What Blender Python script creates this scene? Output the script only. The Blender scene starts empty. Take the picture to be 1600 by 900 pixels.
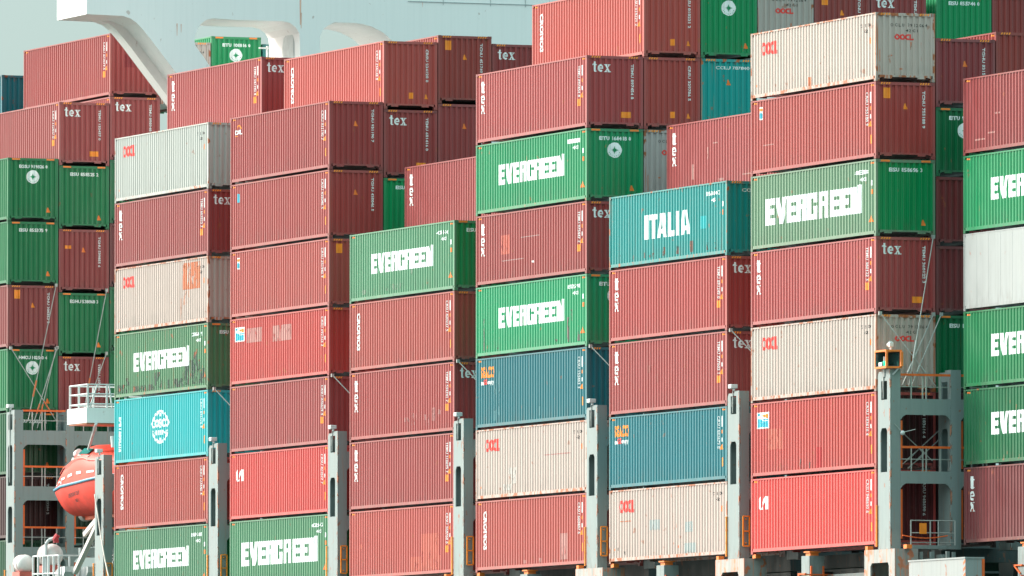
import bpy, bmesh, math, random
from mathutils import Vector, Matrix
random.seed(7)
R = math.radians
scene = bpy.context.scene
COL = scene.collection

# ------------------------------------------------------------------ camera
F_PX, YAW, PITCH, ROLL = 17897.23, 2.766736, 0.0506777, 0.000447
CAM = Vector((436.028, -169.967, -12.092))
fw = Vector((math.cos(YAW) * math.cos(PITCH), math.sin(YAW) * math.cos(PITCH), math.sin(PITCH)))
rt = fw.cross(Vector((0, 0, 1))).normalized()
up = rt.cross(fw)
rt2 = rt * math.cos(ROLL) + up * math.sin(ROLL)
up2 = up * math.cos(ROLL) - rt * math.sin(ROLL)
cam_data = bpy.data.cameras.new("camera")
cam = bpy.data.objects.new("camera", cam_data)
COL.objects.link(cam)
cam.matrix_world = Matrix(((rt2.x, up2.x, -fw.x, CAM.x), (rt2.y, up2.y, -fw.y, CAM.y), (rt2.z, up2.z, -fw.z, CAM.z), (0, 0, 0, 1)))
cam_data.sensor_width = 36.0
cam_data.lens = F_PX / 1600.0 * 36.0
cam_data.clip_start = 1.0
cam_data.clip_end = 20000.0
scene.camera = cam

# ------------------------------------------------------------------ sky, sun, exposure
SUN_EL, SUN_AZ = R(30), R(225)            # azimuth clockwise from +Y
world = bpy.data.worlds.new("World")
scene.world = world
world.use_nodes = True
wn, wl = world.node_tree.nodes, world.node_tree.links
bg = wn["Background"]
sky = wn.new("ShaderNodeTexSky")
sky.sky_type = 'NISHITA'
sky.sun_disc = False
sky.sun_elevation = SUN_EL
sky.sun_rotation = SUN_AZ
sky.air_density = 1.0
sky.dust_density = 3.0
sky.ozone_density = 1.5
wtc = wn.new("ShaderNodeTexCoord")
wsep = wn.new("ShaderNodeSeparateXYZ"); wl.new(wtc.outputs['Generated'], wsep.inputs[0])
elev = wn.new("ShaderNodeMapRange"); elev.interpolation_type = 'SMOOTHSTEP'      # overcast: brighter overhead than at the horizon
elev.inputs[1].default_value = 0.06; elev.inputs[2].default_value = 0.80; elev.inputs[3].default_value = 1.0; elev.inputs[4].default_value = 5.3
wl.new(wsep.outputs['Z'], elev.inputs[0])
vcol = wn.new("ShaderNodeVectorMath"); vcol.operation = 'SCALE'; vcol.inputs[0].default_value = (1.32, 2.02, 1.97)
wl.new(elev.outputs[0], vcol.inputs['Scale'])
wdot = wn.new("ShaderNodeVectorMath"); wdot.operation = 'DOT_PRODUCT'              # hazy glow round the sun
wdot.inputs[1].default_value = (math.sin(SUN_AZ) * math.cos(SUN_EL), math.cos(SUN_AZ) * math.cos(SUN_EL), math.sin(SUN_EL))
wl.new(wtc.outputs['Generated'], wdot.inputs[0])
wpow = wn.new("ShaderNodeMath"); wpow.operation = 'POWER'; wpow.use_clamp = True; wpow.inputs[1].default_value = 4.0
wmax = wn.new("ShaderNodeMath"); wmax.operation = 'MAXIMUM'; wmax.inputs[1].default_value = 0.0
wl.new(wdot.outputs['Value'], wmax.inputs[0]); wl.new(wmax.outputs[0], wpow.inputs[0])
gcol = wn.new("ShaderNodeVectorMath"); gcol.operation = 'SCALE'; gcol.inputs[0].default_value = (15.0, 14.0, 13.2)
wl.new(wpow.outputs[0], gcol.inputs['Scale'])
wadd = wn.new("ShaderNodeVectorMath"); wadd.operation = 'ADD'; wl.new(vcol.outputs[0], wadd.inputs[0]); wl.new(gcol.outputs[0], wadd.inputs[1])
nsc = wn.new("ShaderNodeVectorMath"); nsc.operation = 'SCALE'; nsc.inputs['Scale'].default_value = 0.30; wl.new(sky.outputs[0], nsc.inputs[0])
wsum = wn.new("ShaderNodeVectorMath"); wsum.operation = 'ADD'; wl.new(wadd.outputs[0], wsum.inputs[0]); wl.new(nsc.outputs[0], wsum.inputs[1])
wl.new(wsum.outputs[0], bg.inputs['Color'])
bg.inputs['Strength'].default_value = 0.10
sun_d = bpy.data.lights.new("sun", 'SUN')
sun_d.energy = 2.75
sun_d.angle = R(11)
sun_d.color = (1.0, 0.93, 0.86)
sun = bpy.data.objects.new("sun", sun_d)
COL.objects.link(sun)
sd = Vector((math.sin(SUN_AZ) * math.cos(SUN_EL), math.cos(SUN_AZ) * math.cos(SUN_EL), math.sin(SUN_EL)))
sun.rotation_euler = sd.to_track_quat('Z', 'Y').to_euler()
vs = scene.view_settings
vs.view_transform = 'Standard'; vs.look = 'None'; vs.gamma = 1.0; vs.exposure = 1.0
try: vs.use_curve_mapping = False
except Exception: pass
scene.render.film_transparent = False

# ------------------------------------------------------------------ materials
MATS = {}
def nd(m, t, **kw):
    n = m.node_tree.nodes.new(t)
    for k, v in kw.items(): setattr(n, k, v)
    return n
def paint(name, col, rust=0.0, rough=0.34, mottle=0.13, streak=0.2, bump=0.012, tint=True, worn=0.0, sheen=0.0, rustcol=(0.30, 0.085, 0.03), spec=0.44, grime=0.35):
    """weathered steel paint: mottling, run-down streaks, chips and rust in world space"""
    if name in MATS: return MATS[name]
    m = bpy.data.materials.new(name); m.use_nodes = True
    L = m.node_tree.links; b = m.node_tree.nodes["Principled BSDF"]
    geo = nd(m, "ShaderNodeNewGeometry"); tc = nd(m, "ShaderNodeTexCoord")
    def noise(scale, detail=4, stretch=(1, 1, 1), seed=0.0):
        mp = nd(m, "ShaderNodeMapping"); mp.inputs['Scale'].default_value = stretch
        mp.inputs['Location'].default_value = (seed, seed * .7, seed * 1.3)
        n = nd(m, "ShaderNodeTexNoise"); n.inputs['Scale'].default_value = scale; n.inputs['Detail'].default_value = detail
        L.new(geo.outputs['Position'], mp.inputs['Vector']); L.new(mp.outputs[0], n.inputs['Vector'])
        return n.outputs['Fac']
    def rng(src, a, bb, c, d):
        r = nd(m, "ShaderNodeMapRange"); r.inputs[1].default_value = a; r.inputs[2].default_value = bb
        r.inputs[3].default_value = c; r.inputs[4].default_value = d; L.new(src, r.inputs[0]); return r.outputs[0]
    def mix(fac, A, B, mode='MIX'):
        x = nd(m, "ShaderNodeMix"); x.data_type = 'RGBA'; x.blend_type = mode
        if isinstance(fac, float): x.inputs['Factor'].default_value = fac
        else: L.new(fac, x.inputs['Factor'])
        for s, v in (('A', A), ('B', B)):
            if isinstance(v, tuple): x.inputs[s].default_value = (*v, 1)
            else: L.new(v, x.inputs[s])
        return x.outputs['Result']
    c = (col[0], col[1], col[2])
    chalk = tuple(min(1, v * 0.93 + 0.02) for v in c)
    dark = tuple(v * 0.55 for v in c)
    out = mix(rng(noise(0.45, 5), .38, .72, 0, mottle * 1.6), c, chalk)
    out = mix(rng(noise(1.0, 3, (7, 7, .22), 5), .45, .75, 0, streak * 1.5), out, dark)
    out = mix(rng(noise(1.0, 3, (9, 9, .3), 31), .5, .78, 0, streak), out, chalk)
    # road film and dirt that gathers on the lower half metre
    sep = nd(m, "ShaderNodeSeparateXYZ"); L.new(tc.outputs['Object'], sep.inputs[0])
    low = rng(sep.outputs['Z'], 0.1, 0.9, 1, 0)
    gm = nd(m, "ShaderNodeMath", operation='MULTIPLY'); L.new(low, gm.inputs[0]); L.new(rng(noise(2.2, 5, (2, 2, .6), 11), .45, .7, 0, grime), gm.inputs[1])
    out = mix(gm.outputs[0], out, (0.09, 0.075, 0.065))
    if rust > 0:
        spots = rng(noise(3.2, 6, (1, 1, .75), 3), (.69 - .14 * rust), (.73 - .14 * rust), 0, min(1.0, .4 + rust))
        out = mix(spots, out, rustcol)
        runs = rng(noise(1.0, 5, (10, 10, .45), 17), .62 - .1 * rust, .74 - .1 * rust, 0, min(.85, rust))
        out = mix(runs, out, (rustcol[0] * 1.25, rustcol[1] * 1.3, rustcol[2] * 1.4))
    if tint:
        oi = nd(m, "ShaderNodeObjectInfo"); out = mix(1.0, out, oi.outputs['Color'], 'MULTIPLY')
    L.new(out, b.inputs['Base Color'])
    L.new(rng(noise(1.4, 4, (1, 1, .5), 21), .35, .7, rough - .06, rough + .16), b.inputs['Roughness'])
    b.inputs['Specular IOR Level'].default_value = spec
    b.inputs['Sheen Weight'].default_value = sheen; b.inputs['Sheen Roughness'].default_value = .28      # dusty film, seen at grazing angles
    if worn:
        tr = nd(m, "ShaderNodeBsdfTransparent"); mx = nd(m, "ShaderNodeMixShader")
        L.new(rng(noise(2.6, 6, (2.2, 2.2, .7), 41), .5 - worn * .25, .56 - worn * .25, 0, 1), mx.inputs[0])
        L.new(tr.outputs[0], mx.inputs[1]); L.new(b.outputs[0], mx.inputs[2])
        L.new(mx.outputs[0], m.node_tree.nodes['Material Output'].inputs['Surface'])
    if bump:
        bp_ = nd(m, "ShaderNodeBump"); bp_.inputs['Strength'].default_value = 0.5; bp_.inputs['Distance'].default_value = bump
        L.new(noise(1.3, 3, (1, 1, .8), 9), bp_.inputs['Height']); L.new(bp_.outputs[0], b.inputs['Normal'])
    MATS[name] = m
    return m
def plain(name, col, rough=0.5, metal=0.0, emit=0.0):
    if name in MATS: return MATS[name]
    m = bpy.data.materials.new(name); m.use_nodes = True
    L = m.node_tree.links; b = m.node_tree.nodes["Principled BSDF"]
    n = nd(m, "ShaderNodeTexNoise"); n.inputs['Scale'].default_value = 3.0; n.inputs['Detail'].default_value = 4
    geo = nd(m, "ShaderNodeNewGeometry"); L.new(geo.outputs['Position'], n.inputs['Vector'])
    r = nd(m, "ShaderNodeValToRGB"); r.color_ramp.elements[0].position = .3; r.color_ramp.elements[1].position = .75
    r.color_ramp.elements[0].color = (*[v * .84 for v in col], 1); r.color_ramp.elements[1].color = (*[min(1, v * 1.08) for v in col], 1)
    L.new(n.outputs['Fac'], r.inputs[0]); L.new(r.outputs[0], b.inputs['Base Color'])
    b.inputs['Roughness'].default_value = rough; b.inputs['Metallic'].default_value = metal
    if emit:
        b.inputs['Emission Color'].default_value = (*col, 1); b.inputs['Emission Strength'].default_value = emit
    MATS[name] = m
    return m

PAINTS = {
    # name: colour, rust
    'brown':   ((0.290, 0.043, 0.042), 0.05),
    'brick':   ((0.360, 0.055, 0.045), 0.05),
    'scarlet': ((0.560, 0.050, 0.045), 0.04),
    'oxide':   ((0.400, 0.042, 0.036), 0.20),
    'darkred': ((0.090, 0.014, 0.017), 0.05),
    'maroon':  ((0.185, 0.026, 0.028), 0.08),
    'green':   ((0.000, 0.225, 0.075), 0.05),
    'fadegreen': ((0.090, 0.220, 0.120), 0.06),
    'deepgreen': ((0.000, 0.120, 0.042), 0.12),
    'worngreen': ((0.060, 0.180, 0.085), 0.30),
    'teal':    ((0.000, 0.225, 0.215), 0.22),
    'cyan':    ((0.000, 0.350, 0.370), 0.02),
    'blue':    ((0.000, 0.125, 0.150), 0.06),
    'grey':    ((0.400, 0.400, 0.370), 0.06),
    'beige':   ((0.455, 0.365, 0.330), 0.16),
    'white':   ((0.310, 0.325, 0.318), 0.03),
}
def P(name): return paint('paint_' + name, PAINTS[name][0], PAINTS[name][1], sheen=.18)
FR_RUST = {'grey': .6, 'beige': 1.15, 'teal': .6, 'worngreen': .45, 'oxide': .3}
def PF(name): return paint('frame_' + name, tuple(v * .88 + .022 for v in PAINTS[name][0]), FR_RUST.get(name, PAINTS[name][1] + .12), mottle=.22)
M_GREY = paint('bridge_grey', (0.225, 0.262, 0.255), 0.22, rough=.5, streak=.12, tint=False, bump=.003)
M_DKGREY = paint('deck_grey_shade', (0.045, 0.062, 0.062), 0.2, rough=.55, tint=False)  # grey darkened to hold the shade beneath the stacks
M_SHIPW = paint('ship_white', (0.84, 0.80, 0.78), 0.015, rough=.45, mottle=.05, streak=.05, bump=.0, tint=False, grime=0.0)
M_WHITE = plain('white_paint', (0.60, 0.60, 0.59))
M_MARK = plain('marking_white', (0.82, 0.82, 0.81), .55)
M_ORANGE = plain('orange_paint', (0.85, 0.20, 0.03))
M_RAIL = plain('orange_rail', (0.80, 0.13, 0.02))
M_YEL = plain('yellow_orange', (0.92, 0.27, 0.02))
M_RED = plain('logo_red', (0.78, 0.05, 0.04))
M_BLACK = plain('black_marking', (0.03, 0.03, 0.03))
M_CASTING = plain('casting_steel', (0.10, 0.075, 0.065), .6)
M_STEEL = plain('galvanised_steel', (0.42, 0.42, 0.40), .45, .4)
M_BLUEMARK = plain('marking_blue', (0.02, 0.42, 0.55))
M_GREENMARK = plain('marking_green', (0.0, 0.26, 0.10))
M_BOAT = plain('lifeboat_orange', (0.66, 0.035, 0.014), .55)
M_GLASS = plain('dark_glass', (0.02, 0.06, 0.06), .1)
M_RUSTPATCH = paint('rust_patch', (0.60, 0.17, 0.075), .6, tint=False, worn=.45, streak=.5)
M_EDGE = paint('edge_rust', (.46, .20, .13), .5, tint=False, worn=-.12)
M_LAMP = plain('lantern_green', (0.02, 0.75, 0.35), .3, 0, .6)

# ------------------------------------------------------------------ mesh helpers
def new_obj(name, me, mat=None, parent=None, loc=None, link_obj_mat=False):
    o = bpy.data.objects.new(name, me); COL.objects.link(o)
    if parent: o.parent = parent
    if loc is not None: o.location = loc
    if mat is not None:
        if link_obj_mat:
            if not me.materials: me.materials.append(None)
            o.material_slots[0].link = 'OBJECT'; o.material_slots[0].material = mat
        elif not me.materials: me.materials.append(mat)
    return o
def thing(name, label, cat, loc=(0, 0, 0), group=None):
    o = bpy.data.objects.new(name, None); COL.objects.link(o); o.location = loc
    o['label'] = label; o['category'] = cat
    if group: o['group'] = group
    return o
def tag(o, label=None, cat=None, group=None, kind=None):
    for k, v in (('label', label), ('category', cat), ('group', group), ('kind', kind)):
        if v: o[k] = v
    return o
class MB:
    """collects simple shapes into one mesh"""
    def __init__(s): s.v = []; s.f = []
    def add(s, vs, fs):
        n = len(s.v); s.v += [tuple(p) for p in vs]; s.f += [tuple(i + n for i in q) for q in fs]; return s
    def box(s, a, b):
        x0, y0, z0 = a; x1, y1, z1 = b
        return s.add([(x0, y0, z0), (x1, y0, z0), (x1, y1, z0), (x0, y1, z0), (x0, y0, z1), (x1, y0, z1), (x1, y1, z1), (x0, y1, z1)],
                     [(0, 3, 2, 1), (4, 5, 6, 7), (0, 1, 5, 4), (1, 2, 6, 5), (2, 3, 7, 6), (3, 0, 4, 7)])
    def tube(s, a, b, r, n=8, r2=None):
        a, b = Vector(a), Vector(b); r2 = r if r2 is None else r2
        q = (b - a).to_track_quat('Z', 'Y'); vs = []
        for p, rr in ((a, r), (b, r2)):
            for i in range(n):
                t = 2 * math.pi * i / n; vs.append(p + q @ Vector((rr * math.cos(t), rr * math.sin(t), 0)))
        return s.add(vs, [(i, (i + 1) % n, n + (i + 1) % n, n + i) for i in range(n)] + [tuple(range(n - 1, -1, -1)), tuple(range(n, 2 * n))])
    def bar(s, a, b, w, h):
        a, b = Vector(a), Vector(b); d = (b - a).normalized()
        side = d.cross(Vector((0, 0, 1)));  side = Vector((1, 0, 0)) if side.length < 1e-4 else side.normalized()
        u = side.cross(d); vs = []
        for p in (a, b):
            for sx, sz in ((-1, -1), (1, -1), (1, 1), (-1, 1)): vs.append(p + side * (sx * w / 2) + u * (sz * h / 2))
        return s.add(vs, [(0, 3, 2, 1), (4, 5, 6, 7), (0, 1, 5, 4), (1, 2, 6, 5), (2, 3, 7, 6), (3, 0, 4, 7)])
    def prism(s, pts, axis, a, b):
        """pts 2-D polygon (convex) swept along axis ('x','y','z') from a to b"""
        def p3(p, t): return {'x': (t, p[0], p[1]), 'y': (p[0], t, p[1]), 'z': (p[0], p[1], t)}[axis]
        n = len(pts)
        return s.add([p3(p, a) for p in pts] + [p3(p, b) for p in pts], [tuple(range(n)), tuple(range(2 * n - 1, n - 1, -1))] + [(i, n + i, n + (i + 1) % n, (i + 1) % n) for i in range(n)])
    def mesh(s, name, smooth=False, fix=True):
        me = bpy.data.meshes.new(name); me.from_pydata(s.v, [], s.f)
        if fix:
            bm = bmesh.new(); bm.from_mesh(me); bmesh.ops.recalc_face_normals(bm, faces=bm.faces); bm.to_mesh(me); bm.free()
        if smooth:
            for p in me.polygons: p.use_smooth = True
        return me
    def build(s, name, mat, parent=None, smooth=False, bevel=0.0):
        o = new_obj(name, s.mesh(name, smooth), mat, parent)
        if bevel:
            bv = o.modifiers.new('bevel', 'BEVEL'); bv.width = bevel; bv.segments = 2; bv.limit_method = 'ANGLE'
        return o
def plate_mesh(name, outer, holes, depth):
    """flat plate with holes in local XY, thickness depth along +Z"""
    cu = bpy.data.curves.new(name, 'CURVE'); cu.dimensions = '2D'; cu.fill_mode = 'BOTH'; cu.extrude = depth / 2
    for poly in [outer] + holes:
        sp = cu.splines.new('POLY'); sp.points.add(len(poly) - 1); sp.use_cyclic_u = True
        for q, p in zip(sp.points, poly): q.co = (p[0], p[1], 0, 1)
    o = bpy.data.objects.new(name, cu); COL.objects.link(o)
    dg = bpy.context.evaluated_depsgraph_get(); dg.update()
    me = bpy.data.meshes.new_from_object(o.evaluated_get(dg)); me.name = name
    bpy.data.objects.remove(o); bpy.data.curves.remove(cu)
    return me
def plate_verts(mb, me, M):
    mb.add([tuple(M @ v.co) for v in me.vertices], [tuple(p.vertices) for p in me.polygons])
# matrices that stand a plate up: local (x, y, z) -> world
def M_xz(x, y, z): return Matrix(((1, 0, 0, x), (0, 0, 1, y), (0, 1, 0, z), (0, 0, 0, 1)))      # plate in XZ, thickness in Y
def M_yz(x, y, z): return Matrix(((0, 0, 1, x), (1, 0, 0, y), (0, 1, 0, z), (0, 0, 0, 1)))      # plate in YZ, thickness in X

# ------------------------------------------------------------------ lettering (2-D convex polygons)
FONT_CACHE = {}
def font_polys(text, size=1.0, bold=0.0, sx=1.0, space=1.0):
    key = (text, bold, space)
    if key not in FONT_CACHE:
        cu = bpy.data.curves.new('txt', 'FONT'); cu.body = text; cu.offset = bold; cu.resolution_u = 2; cu.space_character = space; cu.size = 1.0
        o = bpy.data.objects.new('txt', cu); COL.objects.link(o)
        dg = bpy.context.evaluated_depsgraph_get(); dg.update()
        me = bpy.data.meshes.new_from_object(o.evaluated_get(dg))
        ps = [[(me.vertices[i].co.x, me.vertices[i].co.y) for i in p.vertices] for p in me.polygons]
        bpy.data.objects.remove(o); bpy.data.curves.remove(cu); bpy.data.meshes.remove(me)
        xs = [q[0] for p in ps for q in p]; ys = [q[1] for p in ps for q in p]
        x0, y0, h = min(xs), min(ys), max(ys) - min(ys)
        FONT_CACHE[key] = [[((x - x0) / h, (y - y0) / h) for x, y in p] for p in ps]
    return [[(x * size * sx, y * size) for x, y in p] for p in FONT_CACHE[key]]
def width(ps): return max(q[0] for p in ps for q in p)
def fit(ps, x, z, w, h=None):
    """scale polygons so that they fill the box x..x+w, z..z+h"""
    x0 = min(q[0] for p in ps for q in p); x1 = max(q[0] for p in ps for q in p)
    y0 = min(q[1] for p in ps for q in p); y1 = max(q[1] for p in ps for q in p)
    return [[(x + (a - x0) / (x1 - x0) * w, z + (b - y0) / (y1 - y0) * h) for a, b in p] for p in ps]
def rot_down(ps): return [[(b, -a) for a, b in p] for p in ps]       # text that reads downward
def rect(a, b, c, d): return [(a, b), (c, b), (c, d), (a, d)]
def disc(x, z, r, n=20, rz=None):
    rz = rz or r
    return [(x + r * math.cos(2 * math.pi * i / n), z + rz * math.sin(2 * math.pi * i / n)) for i in range(n)]
def ring(x, z, r, w, n=24, a0=0, a1=360, sx=1.0):
    out = []
    for i in range(n):
        t, u = R(a0 + (a1 - a0) * i / n), R(a0 + (a1 - a0) * (i + 1) / n)
        out.append([(x + sx * r * math.cos(t), z + r * math.sin(t)), (x + sx * r * math.cos(u), z + r * math.sin(u)),
                    (x + sx * (r - w) * math.cos(u), z + (r - w) * math.sin(u)), (x + sx * (r - w) * math.cos(t), z + (r - w) * math.sin(t))])
    return out
HEAVY = {   # heavy block capitals, unit height; (polygons, advance)
    'E': ([rect(0, 0, .38, 1), rect(.38, 0, .90, .25), rect(.38, .385, .84, .615), rect(.38, .75, .90, 1)], 1.0),
    'V': ([[(-.04, 1), (.36, 1), (.62, 0), (.28, 0)], [(.62, 1), (1.0, 1), (.68, 0), (.46, 0)]], .98),
    'R': ([rect(0, 0, .36, 1), rect(.36, .83, .92, 1), rect(.58, .63, .92, .83), rect(.36, .46, .92, .63), [(.54, 0), (.94, 0), (.90, .46), (.54, .46)]], 1.02),
    'G': ([rect(0, .06, .36, .94), [(.06, 1), (0, .94), (.36, .94), (.36, 1)], [(0, .06), (.06, 0), (.36, 0), (.36, .06)], rect(.36, .79, .92, 1), rect(.60, .63, .92, .79), rect(.36, 0, .92, .21), rect(.60, .21, .92, .50), rect(.46, .38, .60, .50)], 1.02),
    'N': ([rect(0, 0, .36, 1), [(.30, 1), (.50, 1), (.86, 0), (.62, 0)], [(.36, .9), (.36, .0), (.64, 0), (.60, .1)], rect(.64, .0, .97, 1.06)], 1.0),
    'I': ([rect(0, 0, .40, 1)], .54),
    'T': ([rect(0, .78, .92, 1), rect(.26, 0, .66, .78)], .92),
    'A': ([[(0, 0), (.32, 0), (.50, 1), (.24, 1)], [(.68, 0), (1.0, 0), (.76, 1), (.50, 1)], rect(.30, .17, .70, .36)], 1.08),
    'L': ([rect(0, 0, .40, 1), rect(.40, 0, .80, .24)], .92),
}
def heavy(word):
    x, out = 0, []
    for ch in word:
        ps, adv = HEAVY[ch]; out += [[(a + x, b) for a, b in p] for p in ps]; x += adv
    return out
SERIF = {   # bold serif lower-case letters
    't': ([rect(.16, .12, .44, 1.32), [(.0, .98), (.16, .98), (.16, 1.1), (.06, 1.05)], rect(.0, .86, .70, .99), [(.16, .12), (.44, .12), (.54, 0), (.26, 0)], [(.44, .12), (.54, .0), (.72, .10), (.70, .16)], [(.16, 1.2), (.30, 1.2), (.44, 1.32), (.40, 1.34)]], .80),
    'e': (ring(.46, .5, .5, .25, 14, 10, 318, .92) + [rect(.22, .42, .90, .56)], 1.0),
    'x': ([[(.04, .96), (.38, .96), (.98, .04), (.64, .04)], [(.06, .04), (.22, .04), (.92, .96), (.76, .96)], rect(.0, .9, .46, 1), rect(.62, .9, 1.0, 1), rect(.0, 0, .36, .1), rect(.54, 0, 1.04, .1)], 1.05),
}
def tex_word():
    x, out = 0, []
    for ch in 'tex':
        ps, adv = SERIF[ch]; out += [[(a + x, b) for a, b in p] for p in ps]; x += adv + .04
    return out
def tex_stack():
    out = []
    for ch, z, h in (('t', 2.42, 1.0), ('e', 1.18, 1.0), ('x', 0, 1.0)):
        ps = SERIF[ch][0]; ps = [[(a, min(b, 1.3)) for a, b in p] for p in ps]
        out += fit(ps, 0, z, 1.0, h if ch != 't' else 1.35)
    return out
def oocl():
    out = []
    for i, x in enumerate((0, .92, 1.84)):
        a0, a1 = (0, 360) if i < 2 else (58, 302)
        out += ring(x + .5, .5, .5, .26, 18, a0, a1)
    return out + [rect(2.66, 0, 2.92, 1.0), rect(2.92, 0, 3.3, .26)]
def stripes(x, z, n=4, w=.42, h=.075):
    st = w / n
    return [[(x + i * st, z), (x + i * st + st * .55, z), (x + i * st + st * .9, z + h), (x + i * st + st * .35, z + h)] for i in range(n)]
def tri(x, z, w, h): return [[(x - w / 2, z), (x + w / 2, z), (x + w * .12, z + h), (x - w * .12, z + h)]]
def circle_emblem(x, z, r):
    star = []
    for i in range(8):
        a = math.pi * 2 * i / 8; b = .16 * r
        rr = (.52 if i % 2 == 0 else .30) * r
        star.append([(x + rr * math.cos(a), z + rr * math.sin(a)), (x + b * math.cos(a + 1.57), z + b * math.sin(a + 1.57)), (x + b * math.cos(a - 1.57), z + b * math.sin(a - 1.57))])
    arc = []
    for i in range(9):
        a = R(205 + i * 16.5); cx, cz = x + .78 * r * math.cos(a), z + .78 * r * math.sin(a)
        arc.append(disc(cx, cz, .06 * r, 5))
    return [disc(x, z, r, 24)], star + arc + [disc(x, z, .13 * r, 8)]

# ------------------------------------------------------------------ container geometry
LEN, WID, HC, STD, GAP, PITCH_Y = 12.192, 2.438, 2.896, 2.591, 0.020, 2.47
def side_profile():
    bp = [(0.10, 0.0)]; s = 0.125
    for i in range(43):
        bp += [(s, 0.0), (s + .058, .042), (s + .138, .042), (s + .196, 0.0)]; s += .278
    bp.append((LEN - .10, 0.0)); return bp
def end_profile():
    bp = [(0.10, 0.0)]; t = .155
    for i in range(9):
        bp += [(t, 0.0), (t + .030, .052), (t + .130, .052), (t + .160, 0.0)]; t += .2445
    bp.append((WID - .10, 0.0)); return bp
SP, EP = side_profile(), end_profile()
def prof_at(bp, s):
    for (a, d), (b, e) in zip(bp, bp[1:]):
        if s <= b: return d + (e - d) * max(0, (s - a)) / max(1e-9, b - a)
    return 0.0
def clip(poly, a, b):
    def half(ps, lim, keep_right):
        out = []
        for i in range(len(ps)):
            p, q = ps[i], ps[(i + 1) % len(ps)]
            pi = p[0] >= lim - 1e-9 if keep_right else p[0] <= lim + 1e-9
            qi = q[0] >= lim - 1e-9 if keep_right else q[0] <= lim + 1e-9
            if pi: out.append(p)
            if pi != qi:
                t = (lim - p[0]) / (q[0] - p[0]); out.append((lim, p[1] + t * (q[1] - p[1])))
        return out
    ps = half(poly, a, True)
    return half(ps, b, False) if len(ps) >= 3 else []
Y_SIDE, X_END = 0.014, LEN - 0.014
def conform(name, polys, where, lift=0.004):
    """lay flat polygons onto the corrugated side ('side') or end ('end')"""
    bp = SP if where == 'side' else EP; V = []; Fc = []
    for k, poly in enumerate(polys):
        lift_k = lift + .0005 * (k % 7)
        lo, hi = min(p[0] for p in poly), max(p[0] for p in poly)
        for (a, d), (b, e) in zip(bp, bp[1:]):
            if b <= lo or a >= hi or b - a < 1e-6: continue
            c = clip(poly, a, b)
            if len(c) < 3: continue
            n = len(V)
            for s, z in c:
                dep = d + (e - d) * (s - a) / (b - a)
                V.append((s, Y_SIDE + dep - lift_k, z) if where == 'side' else (X_END - dep + lift_k, s, z))
            Fc.append(tuple(range(n, n + len(c))))
    me = bpy.data.meshes.new(name); me.from_pydata(V, [], Fc)
    return me
def flat(name, polys, where, lift):
    V = []; Fc = []
    for poly in polys:
        n = len(V)
        V += [(s, -lift, z) if where == 'side' else (LEN + lift, s, z) for s, z in poly]; Fc.append(tuple(range(n, n + len(poly))))
    me = bpy.data.meshes.new(name); me.from_pydata(V, [], Fc); return me
MESH = {}
def cmesh(kind, H):
    key = (kind, H)
    if key in MESH: return MESH[key]
    mb = MB()
    if kind == 'side_panel':
        n = len(SP); zs = (0.205, H - .062)
        mb.add([(s, Y_SIDE + d, z) for z in zs for s, d in SP], [(i, i + 1, n + i + 1, n + i) for i in range(n - 1)])
    elif kind == 'smooth_side':
        mb.box((.10, Y_SIDE, .205), (LEN - .10, Y_SIDE + .03, H - .062))
        for i in range(1, 11): mb.box((.1 + i * 1.09, Y_SIDE - .004, .205), (.1 + i * 1.09 + .03, Y_SIDE, H - .062))
    elif kind == 'end_panel':
        n = len(EP); zs = (0.235, H - .12)
        mb.add([(X_END - d, t, z) for z in zs for t, d in EP], [(i, i + 1, n + i + 1, n + i) for i in range(n - 1)])
    elif kind == 'shell':
        mb.box((.07, .062, .185), (LEN - .072, WID - .02, H - .02))
    elif kind == 'frame':
        c = .100
        for x0, x1 in ((0.004, c), (LEN - c, LEN - .004)):
            for y0, y1 in ((0.004, c), (WID - c, WID - .004)): mb.box((x0, y0, .118), (x1, y1, H - .118))
        for y0, y1 in ((0.006, .062), (WID - .062, WID - .006)):
            mb.box((.178, y0, H - .062), (LEN - .178, y1, H - .008))
            mb.box((.178, y0, .085), (LEN - .178, y1, .205))
        for x0, x1 in ((0.006, .07), (LEN - .07, LEN - .006)):
            mb.box((x0, .162, H - .12), (x1, WID - .162, H - .010))
            mb.box((x0, .162, .165), (x1, WID - .162, .235))
            mb.box((x0, .34, .105), (x1, .66, .165)); mb.box((x0, 1.72, .105), (x1, 2.04, .165))
            mb.prism([(.162, .118), (.30, .165), (.162, .165)], 'x', x0, x1); mb.prism([(WID - .162, .118), (WID - .162, .165), (WID - .30, .165)], 'x', x0, x1)
    elif kind == 'corner_casting':
        mb.box((0, 0, 0), (.178, .162, .118))
        mb.box((.06, -.002, .035), (.118, 0, .085)); mb.box((.178, .055, .03), (.18, .105, .09))
    me = mb.mesh(kind, fix=(kind not in ('side_panel', 'end_panel')))
    if kind == 'side_panel':
        bm = bmesh.new(); bm.from_mesh(me)
        bm.normal_update()
        if sum(f.normal.y for f in bm.faces) > 0: bmesh.ops.reverse_faces(bm, faces=bm.faces)
        bm.to_mesh(me); bm.free()
    MESH[key] = me
    return me
DECALS = {}
def decal(parent, name, key, polys_fn, where, mat, lift=.004, col=None):
    k = (key, where, lift)
    if k not in DECALS:
        DECALS[k] = conform(name, polys_fn(), where, lift)
    me = DECALS[k]
    o = new_obj(name, me, mat, parent, link_obj_mat=True)
    if col: o.color = col
    return o

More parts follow.
